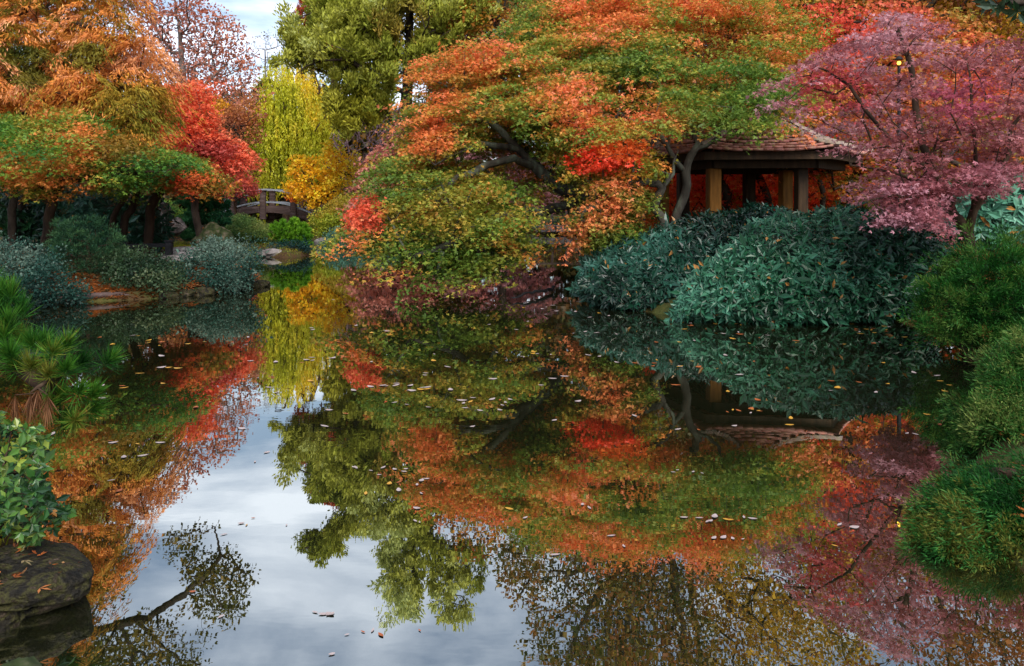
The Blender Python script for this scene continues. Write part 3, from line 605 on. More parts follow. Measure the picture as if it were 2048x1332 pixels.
plant('upright_maple', 'tall green maple with orange tipped sprays rising in front of the pavilion roof', 'maple tree', sk, lv, M['bark_moss'], M['leaf'], 0.08, 0.006)

# ---- small crooked maple with a red spray, left of the pavilion
sk = Skeleton(); sk.root([root_at(1322, 13.0), P(1326, 440, 13), P(1308, 418, 12.95), P(1316, 388, 12.9), P(1322, 374, 12.9), P(1292, 362, 12.8), P(1240, 345, 12.7)], 0.12, 0.01, 0.055)
sk.line([P(1322, 374, 12.9), P(1342, 345, 12.9), P(1352, 320, 12.9), P(1358, 298, 12.9)], minr=0.03); sk.line([P(1322, 374, 12.9), P(1336, 350, 12.85), P(1326, 341, 12.8), P(1308, 352, 12.7)], minr=0.03)
sk.line([P(1292, 362, 12.8), P(1220, 390, 12.6), P(1170, 420, 12.4)], minr=0.02)
C1 = crown([(1130, 330), (1190, 290), (1240, 262), (1290, 290), (1320, 330), (1300, 350), (1250, 350), (1150, 350)], 12.7, 0.8, 46, seed=3); C2 = crown([(1165, 420), (1175, 375), (1240, 355), (1292, 380), (1270, 420), (1255, 440), (1260, 465), (1215, 505), (1160, 490)], 12.7, 0.8, 80, 0.2, 0.8, seed=4); lv = Leaves()
layer(lv, C1, 0.26, 1150, MAPLE_LO, 0.048, 0.037, ck=dict(scale=0.9, seed=7, patches=[(1205, 320, (85, 34), [(224, 62, 34), (240, 92, 60)]), (1250, 290, (60, 34), [(214, 104, 40), (236, 110, 60)])]))
layer(lv, C2, 0.27, 1050, [(96, 116, 44), (140, 130, 50), (196, 130, 70), (226, 130, 84)], 0.048, 0.037, ck=dict(scale=0.8, seed=8, patches=[(1215, 490, (60, 40), [(86, 112, 40), (132, 132, 56)])]))
sk.grow(np.vstack([C1, C2]), 0.2, 0.03)
plant('crooked_maple', 'small crooked maple with a bright red spray at the left of the pavilion', 'maple tree', sk, lv, M['bark_moss'], M['leaf'], 0.075, 0.005)
# bare double trunk at its left
sk = Skeleton(); sk.root([root_at(1292, 14.2), P(1282, 440, 14.2), P(1268, 418, 14.1), P(1252, 395, 14.0)], 0.15, 0.01, 0.07); sk.line([P(1286, 450, 14.2), P(1286, 425, 14.2), P(1278, 405, 14.2), P(1280, 380, 14.1)], minr=0.04)
C1 = crown([(1150, 445), (1190, 425), (1260, 400), (1280, 425), (1255, 470), (1190, 480)], 14.3, 0.6, 36, seed=5); lv = Leaves(); layer(lv, C1, 0.25, 640, [(96, 112, 40), (150, 128, 48), (216, 112, 56)], 0.058, 0.044, ck=dict(seed=9)); sk.grow(C1, 0.2, 0.03)
plant('low_maple', 'low forked maple leaning over the bank where the dark shrub begins', 'maple tree', sk, lv, M['bark'], M['leaf'], 0.085, 0.005)

# ---- purple maple at right
sk = Skeleton(); sk.root([root_at(1938, 9.6), P(1934, 470, 9.55), P(1905, 430, 9.5), P(1890, 385, 9.5), P(1870, 345, 9.5), P(1845, 285, 9.5), P(1832, 215, 9.5), P(1822, 140, 9.6), P(1795, 60, 9.7)], 0.16, 0.012, 0.07)
sk.line([P(1934, 470, 9.55), P(1945, 420, 9.4), P(1950, 360, 9.3), P(1968, 300, 9.2), P(1945, 240, 9.2), P(1940, 150, 9.2)], minr=0.022)
sk.line([P(1945, 420, 9.4), P(1985, 370, 9.2), P(2010, 300, 9.1), P(2050, 220, 9.0)], minr=0.022)
sk.line([P(1870, 345, 9.5), P(1790, 300, 9.4), P(1740, 215, 9.4), P(1650, 140, 9.5)], minr=0.03); sk.line([P(1890, 385, 9.5), P(1800, 350, 9.1), P(1700, 330, 8.9)], minr=0.022); sk.line([P(1905, 430, 9.5), P(1830, 400, 9.0), P(1740, 400, 8.8)], minr=0.02)
pP = [(1545, 160), (1590, 110), (1680, 90), (1740, 30), (1830, 20), (1900, 60), (1960, 90), (2050, 60), (2130, 130), (2130, 330), (2050, 345), (1960, 330), (1890, 345), (1850, 420), (1750, 425), (1725, 400), (1735, 350), (1705, 300), (1640, 235), (1560, 215)]
C1 = crown(pP, 9.5, 1.3, 235, 0.42, 0.6, 6, clear=[(1840, 210, 26, 120, 9.5), (1700, 210, 60, 50, 9.4), (1798, 126, 26, 26, 12.5), (1950, 300, 24, 90, 9.2)]); pP2 = [(1725, 420), (1755, 375), (1800, 350), (1900, 340), (1960, 330), (2060, 320), (2080, 360), (1980, 370), (1910, 390), (1880, 430), (1900, 452), (1830, 440), (1760, 440)]
C2 = crown(pP2, 9.0, 0.7, 85, 0.28, 0.6, 7, clear=[(1895, 390, 30, 60, 9.5)]); lv = Leaves()
layer(lv, C1, 0.22, 1700, PURP, 0.042, 0.026, ck=dict(scale=0.9, wt=0.25, seed=11, patches=[(1680, 180, (90, 60), [(176, 60, 56), (196, 90, 92)]), (1930, 200, (80, 60), [(160, 74, 90), (190, 110, 130)])]))
layer(lv, C2, 0.21, 1700, [(142, 80, 84), (170, 108, 116), (190, 138, 148)], 0.042, 0.026, ck=dict(scale=0.7, seed=12))
sk.grow(np.vstack([C1, C2]), 0.2, 0.03)
plant('purple_maple', 'purple leaved maple with thin dark stems at the right behind the glossy shrub', 'maple tree', sk, lv, M['bark_brown'], M['leaf'], 0.085, 0.004)

# ---- red maples behind
def simple_tree(name, label, cat, u, D, trunk, crowns, kind, r, bark='bark', leaf='leaf', rt=0.01, names=('trunk', 'crown'), group=None, minr=0.05, growstep=0.4, growall=True, limbs=()):
    sk = Skeleton(); sk.root([root_at(u, D)] + [P(*t) for t in trunk], 0.3, 0.03, minr); [sk.line(PL(l), minr=minr * 0.55) for l in limbs]; lv = Leaves(); allC = []
    for (poly, DD, T, n, gap, R, dens, pal, L, Wd, kw) in crowns:
        kw = dict(kw); C = crown(poly, DD, T, n, gap, kw.pop('gscale', 1.5), kw.pop('gseed', u % 50), slope=kw.pop('slope', 0))
        {'layer': layer, 'ball': ball}[kw.pop('kind', kind)](lv, C, R, dens, pal, L, Wd, **kw); allC.append(C)
    allC = np.vstack(allC); sk.grow(allC if growall else allC[::2], growstep, 0.06)
    return plant(name, label, cat, sk, lv, M[bark], M[leaf], r, rt, group, names)
simple_tree('red_maple', 'bright red maple glowing behind the pavilion posts', 'maple tree', 1520, 19.5, [(1512, 400, 19.5), (1500, 360, 19.5), (1470, 320, 19.5)],
    [([(1170, 360), (1240, 320), (1330, 300), (1500, 290), (1640, 310), (1690, 350), (1690, 400), (1600, 440), (1500, 450), (1380, 455), (1290, 470), (1230, 450)], 19.5, 1.6, 330, 0.14, 0.46, 320, [(236, 72, 34), (246, 94, 48), (248, 116, 60), (236, 130, 60)], 0.075, 0.06, dict(up=0.8, ck=dict(seed=14)))], 'layer', 0.11, minr=0.07)
simple_tree('red_maple', 'tall scarlet maple above and behind the pavilion roof', 'maple tree', 1700, 18, [(1705, 360, 18), (1690, 280, 18), (1700, 180, 18), (1720, 60, 18)],
    [([(1430, 110), (1480, 40), (1560, -20), (1640, 10), (1740, -10), (1900, 20), (2000, 80), (2090, 120), (2090, 300), (1960, 340), (1800, 350), (1680, 330), (1600, 280), (1540, 230), (1470, 180)], 18, 2.0, 380, 0.22, 0.44, 340, [(186, 84, 60), (204, 102, 68), (200, 124, 62), (166, 132, 54), (130, 126, 48)], 0.08, 0.062, dict(up=0.7, ck=dict(scale=2.2, seed=15, patches=[(1660, 70, (120, 80), [(204, 80, 60), (224, 98, 76)]), (1560, 60, (110, 60), [(110, 110, 30), (190, 116, 44), (216, 92, 50)]), (1900, 300, (120, 60), [(120, 108, 34), (200, 104, 44)])]))), ], 'layer', 0.13, minr=0.06)
simple_tree('green_maple', 'olive maple with orange leaves filling behind the purple maple', 'maple tree', 1860, 15.5, [(1850, 400, 15.5), (1880, 340, 15.5), (1930, 280, 15.6)],
    [([(1600, 300), (1700, 260), (1830, 240), (1960, 200), (2090, 220), (2100, 400), (1980, 420), (1860, 390), (1760, 400), (1660, 390)], 16.5, 1.3, 150, 0.3, 0.42, 300, [(90, 104, 32), (130, 120, 40), (196, 104, 44), (210, 70, 44)], 0.075, 0.058, dict(ck=dict(scale=1.6, seed=16)))], 'layer', 0.09)
simple_tree('lime_shrub', 'lime green shrub in the gap right of the pavilion posts', 'shrub', 1660, 19.8, [(1660, 410, 19.8), (1655, 385, 19.8)],
    [([(1600, 440), (1610, 390), (1650, 360), (1700, 345), (1740, 380), (1745, 430), (1690, 450)], 20.5, 0.8, 90, 0.1, 0.3, 330, [(84, 116, 28), (130, 158, 36), (164, 184, 50)], 0.07, 0.05, {})], 'ball', 0.05, names=('stem', 'foliage'))
simple_tree('lime_shrub', 'yellow green shrub seen between the pavilion posts', 'shrub', 1465, 20.5, [(1466, 415, 20.5), (1464, 400, 20.5)],
    [([(1440, 425), (1450, 385), (1475, 378), (1500, 392), (1505, 425)], 18.6, 0.4, 24, 0, 0.2, 420, [(98, 116, 24), (160, 170, 30), (190, 190, 50)], 0.06, 0.045, {})], 'ball', 0.03, names=('stem', 'foliage'))
# leaning trunks behind the pavilion
for (lab, pts, r) in (('dark slanting trunk between the two right pavilion posts', [(1552, 0, 18), (1530, 380, 18), (1512, 345, 18), (1500, 320, 18)], 0.09), ('dark leaning trunk right of the orange middle post', [(1470, 0, 17.9), (1452, 390, 17.9), (1438, 360, 17.9), (1436, 310, 17.9)], 0.11), ('pale bare limb crossing the red leaves behind the pavilion', [(1560, 0, 18.6), (1500, 378, 18.6), (1460, 350, 18.6), (1440, 335, 18.6)], 0.055),
                     ('dark trunk just right of the pavilion leaning left', [(1650, 0, 17), (1645, 375, 17), (1625, 345, 17), (1610, 325, 17)], 0.06)):
    sk = Skeleton(); sk.root([root_at(pts[0][0], pts[0][2])] + [P(*t) for t in pts[1:]], 0.25, 0.02, r); e = np.array(sk.p[-1]); C1 = e + rng.normal(0, 0.5, (14, 3)) + np.array([0, 0.3, 0.6]); lv = Leaves()
    layer(lv, C1, 0.4, 240, REDP, 0.075, 0.06, ck=dict(seed=18)); sk.grow(C1, 0.3); plant('slender_maple', lab, 'maple tree', sk, lv, M['bark'], M['leaf'], r, 0.01)

# ---- tall trees behind the maples, rising far above the frame (seen whole in the water)
TALL = [(60, 72, 26), (92, 88, 32), (136, 108, 42), (140, 84, 44)]
simple_tree('tall_oak', 'tall thin leaved oak behind the upright maple, reflected upside down', 'oak tree', 1330, 23, [(1320, 300, 23), (1300, 100, 23), (1275, -120, 23), (1250, -260, 23), (1240, -400, 23)],
    [([(1010, 10), (1000, -110), (1040, -210), (1090, -330), (1160, -480), (1330, -560), (1430, -480), (1430, -120), (1380, 0), (1200, 30)], 23, 3.0, 520, 0.43, 0.44, 220, TALL + [(110, 104, 34)], 0.13, 0.07, dict(gscale=1.4, ck=dict(seed=20)))], 'ball', 0.24, minr=0.12, limbs=([(1300, 100, 23), (1340, -100, 23), (1370, -300, 23), (1380, -480, 23)], [(1285, -60, 23), (1180, -200, 23), (1130, -320, 23)]))
simple_tree('tall_oak', 'tall oak with yellowing leaves right of the pavilion, reflected upside down', 'oak tree', 1420, 25, [(1415, 300, 25), (1395, 60, 25), (1380, -150, 25), (1400, -330, 25), (1390, -430, 25)],
    [([(1380, 20), (1400, -150), (1420, -420), (1540, -520), (1680, -420), (1740, -300), (1780, -90), (1740, 20), (1600, 60)], 25, 3.0, 520, 0.42, 0.46, 220, [(96, 90, 30), (146, 122, 36), (186, 150, 40), (150, 100, 40)], 0.13, 0.07, dict(gscale=1.4, ck=dict(seed=21)))], 'ball', 0.22, minr=0.10)
simple_tree('tall_oak', 'tall brown leaved oak far right behind the purple maple, reflected upside down', 'oak tree', 1840, 23.5, [(1835, 250, 23.5), (1850, 60, 23.5), (1880, -150, 23.5), (1900, -330, 23.5)],
    [([(1690, 20), (1690, -160), (1700, -330), (1800, -450), (1960, -480), (2110, -380), (2140, -60), (2000, 30), (1850, 40)], 23.5, 2.6, 360, 0.45, 0.44, 210, [(100, 84, 34), (140, 100, 40), (160, 96, 50), (120, 70, 44)], 0.13, 0.075, dict(gscale=1.3, ck=dict(seed=24)))], 'ball', 0.2, minr=0.10)
simple_tree('yellow_oak', 'yellow leaved oak along the top right edge', 'oak tree', 1960, 26, [(1950, 250, 26), (1930, 60, 26), (1900, -60, 26), (1860, -160, 26)],
    [([(1590, 60), (1620, 0), (1700, -60), (1790, -150), (1920, -180), (2060, -120), (2130, 0), (2130, 140), (1900, 90), (1760, 70)], 26, 2.4, 300, 0.32, 0.5, 230, [(140, 104, 28), (190, 144, 30), (216, 170, 44), (150, 120, 40)], 0.14, 0.09, dict(ck=dict(seed=22)))], 'ball', 0.2, minr=0.08)
simple_tree('tan_oak', 'thin orange brown oak showing sky at the top centre', 'oak tree', 1010, 30, [(1005, 300, 30), (1000, 100, 30), (985, -40, 30), (990, -120, 30)],
    [([(860, 40), (850, -60), (930, -150), (1080, -150), (1100, 0), (1090, 90), (1010, 130), (920, 120)], 30, 2.0, 190, 0.36, 0.45, 130, [(130, 84, 32), (176, 112, 40), (196, 140, 48), (160, 90, 50)], 0.15, 0.09, dict(ck=dict(seed=23)))], 'ball', 0.16, minr=0.05, rt=0.012)

# ---- green conifer, centre
sk = Skeleton(); sk.root([root_at(818, 30), P(816, 330, 30), P(815, 200, 30), P(818, 80, 30), P(822, -60, 30), P(830, -180, 30), P(835, -262, 30)], 0.5, 0.02, 0.22); lv = Leaves()
for ln in ([(815, 195, 30), (770, 160, 29), (700, 125, 28.4), (640, 122, 28), (590, 150, 28)], [(818, 130, 30), (740, 70, 29), (640, 30, 28.6), (575, 40, 28.4)], [(818, 150, 30), (880, 40, 29.5), (960, 0, 29)], [(820, 20, 30), (740, -50, 29), (640, -110, 28.4), (595, -125, 28.2)], [(816, 300, 30), (770, 220, 29), (720, 240, 28.5)], [(822, -100, 30), (900, -200, 29.4), (930, -230, 29)], [(818, 100, 30), (850, 60, 27.8), (860, 10, 27)]): sk.line(PL(ln), minr=0.05)
polys = [([(548, 140), (562, 110), (575, 70), (640, 20), (720, -10), (810, -20), (850, 60), (870, 130), (830, 190), (760, 215), (700, 180), (600, 132)], 28.8, 1.8, 150), ([(640, 200), (720, 170), (790, 195), (760, 232), (700, 265), (650, 250)], 28.8, 0.9, 36), ([(565, 30), (575, 36), (590, 90), (575, 110), (560, 90)], 28.4, 0.3, 10), ([(610, 30), (630, -40), (700, -30), (800, -60), (900, -40), (990, -30), (1010, 10), (940, 70), (870, 110), (700, 60)], 29.2, 1.8, 120),
         ([(590, -110), (630, -140), (700, -90), (760, -80), (810, -90), (800, -40), (720, -40), (660, -70)], 28.6, 0.7, 44), ([(780, -90), (770, -190), (785, -262), (830, -240), (860, -130), (900, -120), (850, -40)], 29.6, 0.9, 60), ([(860, -140), (880, -262), (930, -262), (960, -170), (950, -110)], 29.4, 0.7, 34)]
for poly, D, T, n in polys:
    C1 = crown(poly, D, T, int(n * 1.25), 0.18, 1.0, 9, clear=[(816, 215, 34, 90, 29.9), (816, 60, 24, 60, 29.9), (700, 128, 60, 16, 28.5)]); q = np.c_[rng.normal(0, 0.35, (len(C1), 2)), np.ones(len(C1))]
    plumes(lv, C1 - norm(q) * 0.45, q, 0.95, 190, [(124, 132, 44), (150, 154, 54), (172, 172, 72), (182, 190, 118)], 0.16, 0.065, 0.35, 0.42, ck=dict(scale=2.5, seed=25, patches=[(800, 40, (60, 60), [(140, 120, 46), (126, 128, 44)]), (690, 230, (80, 60), [(140, 140, 40), (172, 166, 56)])])); sk.grow(C1, 0.5, 0.06, 0.05)  # palette ends pale: sunlight on the shoot tips put into the colour
plant('green_conifer', 'broad green conifer with a dark straight trunk near the centre', 'conifer tree', sk, lv, M['bark'], M['needle'], 0.26, 0.012)
# red conical conifer behind
sk = Skeleton(); sk.root([root_at(668, 42), P(668, 200, 42), P(668, 0, 42), P(668, -60, 42)], 0.6, 0.02, 0.15); lv = Leaves()
C1 = crown([(590, 110), (592, 60), (606, 10), (628, -40), (655, -62), (690, -50), (715, 0), (735, 80), (730, 150), (660, 130)], 42, 1.6, 180, seed=10); q = np.c_[rng.normal(0, 0.3, (len(C1), 2)), np.ones(len(C1)) * 0.8]
plumes(lv, C1, q, 0.9, 90, [(118, 42, 24), (156, 64, 40), (180, 86, 58)], 0.2, 0.08, 0.4, 0.5, ck=dict(seed=26)); C2 = crown([(505, 420), (512, 330), (520, 200), (545, 200), (545, 300), (530, 420)], 42, 0.5, 50); plumes(lv, C2, np.c_[rng.normal(0, 0.3, (len(C2), 2)), np.ones(len(C2))], 0.8, 60, [(130, 50, 30), (168, 74, 40)], 0.18, 0.07); sk.grow(C1, 0.6, 0.05, 0.0)
plant('red_conifer', 'rust red conical conifer rising behind the green conifer', 'conifer tree', sk, lv, M['bark_brown'], M['needle'], 0.2, 0.015)
# ---- willow
sk = Skeleton(); sk.root([root_at(575, 38), P(577, 380, 38), P(580, 250, 38), P(585, 150, 38)], 0.5, 0.04, 0.2); lv = Leaves()
for ln in ([(580, 250, 38), (545, 160, 37.5), (520, 170, 37.2)], [(582, 200, 38), (615, 130, 37.5), (640, 180, 37.2)], [(584, 170, 38), (570, 120, 37.5), (550, 115, 37.2)]): sk.line(PL(ln), minr=0.07)
for poly, n, le in (([(494, 260), (506, 170), (540, 120), (590, 105), (625, 130), (655, 180), (680, 260), (600, 180)], 330, 2.6), ([(492, 340), (500, 230), (550, 170), (640, 200), (690, 280), (660, 330), (560, 300)], 420, 1.9)):
    C1 = crown(poly, 37.6, 1.5, n, seed=11); strands(lv, C1, le, [(156, 162, 36), (186, 188, 48), (210, 202, 62), (228, 192, 50)], 0.028, 0.15, 0.05, ck=dict(scale=1.6, seed=27, jit=0.14)); sk.grow(C1[::4], 0.5, 0.08)
plant('willow', 'yellow green weeping willow hanging behind the footbridge', 'willow tree', sk, lv, M['bark_brown'], M['leaf'], 0.26, 0.012)
# ---- golden tree
sk = Skeleton(); sk.root([root_at(658, 31.5), P(656, 425, 31.5), P(652, 395, 31.5)], 0.3, 0.02, 0.06); sk.line([P(654, 400, 31.5), P(615, 360, 31.4), P(600, 330, 31.4)], minr=0.03); sk.line([P(653, 398, 31.5), P(690, 350, 31.5), P(700, 325, 31.5)], minr=0.03)
C1 = crown([(578, 392), (575, 350), (590, 318), (620, 322), (652, 298), (690, 322), (722, 325), (708, 362), (690, 392), (655, 402), (625, 415), (600, 410)], 31.5, 1.0, 150, 0.28, 0.5, 12); lv = Leaves()
ball(lv, C1, 0.22, 760, [(222, 156, 24), (242, 186, 36), (250, 206, 64)], 0.10, 0.075, ck=dict(scale=0.8, seed=28, patches=[(580, 415, (24, 26), [(210, 104, 30), (226, 140, 36)])])); sk.grow(C1, 0.3, 0.04)
plant('golden_tree', 'small golden yellow tree just right of the footbridge', 'tree', sk, lv, M['bark_brown'], M['leaf'], 0.09, 0.008)
# ---- bare purple thicket with few yellow leaves
sk = Skeleton(); sk.root([root_at(735, 37), P(735, 400, 37), P(738, 340, 37)], 0.4, 0.03, 0.08); C1 = crown([(640, 350), (650, 280), (690, 230), (740, 205), (800, 200), (830, 260), (820, 340), (770, 400), (690, 420)], 37, 1.8, 800, seed=13); sk.grow(C1, 0.35, 0.12)
C2 = crown([(650, 330), (670, 260), (730, 215), (800, 220), (820, 330), (750, 400), (690, 380)], 36.5, 1.6, 90, seed=14); lv = Leaves(); ball(lv, C2, 0.4, 40, [(170, 116, 30), (214, 160, 36)], 0.13, 0.1)
plant('bare_thicket_tree', 'purple grey bare twigged tree with sparse yellow leaves behind the golden tree', 'tree', sk, lv, M['twig'], M['leaf'], 0.12, 0.022)
simple_tree('dusky_maple', 'dusky pink maple at the left edge of the big leaning maple', 'maple tree', 790, 26.6, [(790, 440, 26.6), (780, 380, 26.6), (775, 330, 26.6)],
    [([(700, 430), (712, 370), (735, 310), (780, 262), (830, 240), (870, 300), (860, 430), (780, 480), (730, 470)], 26.6, 1.2, 170, 0.2, 0.42, 260, [(150, 92, 82), (178, 112, 98), (196, 130, 116)], 0.09, 0.07, dict(ck=dict(seed=30)))], 'layer', 0.09)
simple_tree('dusky_maple', 'mauve pink maple behind the leaning maple branches', 'maple tree', 985, 31, [(985, 420, 31), (990, 350, 31)],
    [([(880, 470), (890, 380), (930, 310), (1030, 290), (1100, 330), (1110, 390), (1060, 450), (980, 480)], 31, 1.4, 160, 0.15, 0.5, 200, [(160, 112, 112), (184, 132, 134), (196, 124, 112)], 0.11, 0.08, dict(ck=dict(seed=31)))], 'layer', 0.1)

# ---- left side: feathery orange cypress, green maple, red maple, sycamore
CYP = [(108, 108, 34), (168, 124, 40), (206, 128, 52), (216, 140, 78), (218, 152, 106)]
def hang_sprays(lv, C, R, n, pal, L, Wd, ck):
    ix = np.repeat(np.arange(len(C)), n); N = len(ix); th0 = rng.uniform(0, 6.28, len(C)); t = rng.random(N); sp = rng.normal(0, 0.34, N)
    th = th0[ix] + sp; r = t * R * np.exp(rng.normal(0, 0.2, len(C)))[ix]; p = C[ix] + np.c_[r * np.cos(th), r * np.sin(th), 0.10 * R - 0.75 * r * t + rng.normal(0, 0.03, N)]
    d = np.c_[np.cos(th), np.sin(th), -0.5 - 0.9 * t] + rng.normal(0, 0.4, (N, 3)); lv.add(p, d, rnd_unit(N), L * np.exp(rng.normal(0, 0.2, N)), Wd, colour(p, pal, 1 - 2 * t, **ck), 'kite')
sk = Skeleton(); sk.root([root_at(-60, 16.6), P(-50, 350, 16.6), P(-30, 180, 16.6), P(0, 60, 16.6), P(30, -80, 16.6), P(40, -220, 16.6)], 0.35, 0.03, 0.16)
for ln in ([(-30, 180, 16.6), (40, 150, 16), (120, 120, 15.6), (240, 150, 15.4)], [(-10, 100, 16.6), (60, 10, 16), (120, 40, 15.6), (200, 60, 15.5)], [(-45, 300, 16.6), (40, 240, 15.8), (110, 190, 15.4), (200, 240, 15.2)], [(10, 20, 16.6), (90, -60, 16.2), (200, -40, 16)], [(35, -120, 16.6), (120, -160, 16)]): sk.line(PL(ln), minr=0.035)
lv = Leaves(); allC = []
for poly, D, T, n, g in (([(-80, 140), (0, 90), (120, 80), (200, 110), (280, 130), (325, 160), (320, 215), (300, 280), (260, 320), (190, 290), (130, 230), (60, 225), (-80, 240)], 15.7, 1.3, 380, 0.15), ([(-80, 100), (-80, -40), (0, -90), (90, -60), (110, 20), (140, 90), (30, 110)], 16.2, 1.4, 190, 0.25), ([(110, 60), (130, -60), (200, -100), (250, -30), (240, 10), (275, 50), (310, 90), (320, 130), (220, 120)], 16.0, 1.2, 190, 0.2), ([(-80, -60), (-60, -260), (60, -330), (160, -260), (190, -170), (150, -60), (40, -70)], 16.6, 1.5, 190, 0.3)):
    C1 = crown(poly, D, T, n, g, 0.9, 15); allC.append(C1)
    hang_sprays(lv, C1, 0.62, 150, CYP, 0.10, 0.022, dict(scale=1.1, wt=0.08, seed=32, patches=[(270, 200, (90, 70), [(112, 112, 32), (156, 126, 38), (196, 136, 48)]), (180, 110, (60, 30), [(104, 108, 34), (140, 118, 40)]), (60, 110, (70, 30), [(56, 76, 26), (110, 100, 30)]), (60, 150, (50, 26), [(60, 80, 28), (110, 98, 30)])]))
sk.grow(np.vstack(allC)[::2], 0.35, 0.05)
plant('bald_cypress', 'feathery rust orange cypress filling the upper left corner', 'cypress tree', sk, lv, M['bark_brown'], M['needle'], 0.22, 0.006)

sk = Skeleton(); sk.root([root_at(92, 14.6), P(98, 440, 14.6), P(104, 410, 14.6), P(122, 375, 14.5), P(130, 340, 14.5)], 0.2, 0.02, 0.085)
sk.line([P(104, 410, 14.6), P(85, 372, 14.4), P(40, 345, 14.2)], minr=0.05); sk.line([P(98, 430, 14.6), P(112, 385, 14.5), P(108, 330, 14.5), P(60, 290, 14.4)], minr=0.05); sk.line([P(125, 365, 14.5), P(210, 350, 14), P(330, 345, 13.8)], minr=0.03)
C1 = crown([(-70, 250), (0, 232), (90, 225), (180, 245), (250, 285), (310, 315), (380, 330), (390, 345), (300, 350), (240, 372), (160, 350), (110, 380), (50, 356), (-70, 384)], 14.3, 1.8, 330, 0.3, 0.7, 17, fray=30); lv = Leaves()
layer(lv, C1, 0.35, 1000, [(56, 100, 40), (78, 122, 44), (110, 138, 48), (148, 140, 50), (210, 128, 64)], 0.046, 0.035, ck=dict(scale=1.1, wt=0.22, seed=33, patches=[(250, 290, (70, 40), [(100, 100, 30), (170, 110, 40)])])); sk.grow(C1, 0.25, 0.04)
plant('green_maple', 'deep green maple with spreading branches on the left bank', 'maple tree', sk, lv, M['bark_brown'], M['leaf'], 0.095, 0.005)
# slanting trunk trees on the left
for (lab, rt_, tr, poly, pal, sd_) in (('olive maple on two slanting brown trunks behind the left bushes', (215, 16.6), [(235, 420, 16.6), (258, 385, 16.6), (280, 355, 16.6)], [(180, 340), (220, 290), (290, 285), (350, 320), (370, 360), (320, 376), (270, 362), (220, 372)], [(112, 118, 46), (160, 126, 52), (208, 126, 62)], 34),
                                  ('orange tinged maple with a curved leaning trunk left of the clipped shrubs', (292, 17.0), [(302, 420, 17), (318, 385, 17), (345, 352, 17)], [(280, 340), (320, 312), (390, 322), (440, 348), (448, 362), (400, 372), (330, 362)], [(96, 104, 34), (140, 112, 38), (196, 104, 44), (206, 84, 50)], 35)):
    sk = Skeleton(); sk.root([root_at(*rt_)] + PL(tr), 0.2, 0.015, 0.085); 
    if sd_ == 34: sk.line([root_at(232, 16.7), P(258, 415, 16.7), P(272, 380, 16.7), P(285, 358, 16.6)], minr=0.05)
    C1 = crown(poly, rt_[1], 1.2, 110, 0.15, 0.8, sd_); lv = Leaves(); layer(lv, C1, 0.36, 480, pal, 0.06, 0.046, ck=dict(seed=sd_)); sk.grow(C1, 0.25, 0.04); plant('slanting_maple', lab, 'maple tree', sk, lv, M['bark_brown'], M['leaf'], 0.1, 0.006)
for (lab, rt_, tr) in (('dark upright trunk at the far left edge under green leaves', (22, 17.5), [(26, 400, 17.5), (28, 360, 17.5), (24, 300, 17.5)]), ('dark slanting trunk second from the left edge', (38, 18), [(45, 410, 18), (55, 370, 18), (64, 320, 18)])):
    sk = Skeleton(); sk.root([root_at(*rt_)] + PL(tr), 0.25, 0.02, 0.08); C1 = np.array(sk.p[-1]) + rng.normal(0, 0.9, (40, 3)) * (1, 1, 0.4); lv = Leaves(); layer(lv, C1, 0.4, 340, [(36, 66, 26), (66, 92, 30), (110, 110, 36)], 0.07, 0.052, ck=dict(seed=36)); sk.grow(C1, 0.3); plant('understory_maple', lab, 'maple tree', sk, lv, M['bark'], M['leaf'], 0.09, 0.008)
simple_tree('red_maple', 'coral red maple left of the footbridge', 'maple tree', 395, 20.5, [(390, 400, 20.5), (372, 345, 20.4), (345, 290, 20.3), (320, 230, 20.2)],
    [([(262, 260), (275, 200), (330, 165), (395, 175), (420, 235), (440, 265), (480, 285), (496, 315), (486, 350), (440, 362), (380, 335), (330, 330), (285, 320)], 20.3, 1.3, 230, 0.34, 0.38, 420, [(210, 86, 58), (226, 104, 70), (234, 124, 84), (214, 136, 74)], 0.07, 0.055, dict(ck=dict(scale=1.2, seed=37, patches=[(455, 350, (60, 26), [(230, 98, 72), (238, 122, 94)]), (420, 300, (60, 24), [(170, 70, 60), (196, 96, 80)])])))], 'layer', 0.1, rt=0.008)
simple_tree('sycamore', 'tall thin sycamore with brown leaves against the sky', 'sycamore tree', 400, 36, [(395, 380, 36), (385, 280, 36), (370, 180, 36), (360, 80, 36), (345, -20, 36)],
    [([(225, 10), (260, -50), (310, -75), (370, -50), (410, 0), (440, 35), (475, 50), (500, 110), (525, 170), (530, 230), (480, 260), (420, 230), (350, 200), (290, 130)], 36, 2.2, 430, 0.36, 0.42, 100, [(150, 96, 82), (176, 116, 96), (190, 124, 96), (160, 84, 60)], 0.14, 0.095, dict(gscale=1.2, ck=dict(seed=38)))], 'ball', 0.2, bark='bark_pale', rt=0.018, minr=0.06)
simple_tree('brown_oak', 'brown and yellow oak behind the coral red maple', 'oak tree', 440, 33, [(440, 380, 33), (435, 320, 33), (425, 260, 33)],
    [([(330, 280), (350, 200), (420, 190), (490, 200), (520, 250), (510, 330), (470, 390), (400, 370)], 33, 1.6, 210, 0.2, 0.42, 200, [(140, 84, 60), (172, 104, 66), (180, 120, 60), (160, 100, 90)], 0.12, 0.085, dict(ck=dict(seed=39, patches=[(410, 225, (34, 20), [(214, 150, 30), (196, 120, 36)]), (430, 205, (30, 18), [(200, 140, 30)])])))], 'ball', 0.14)
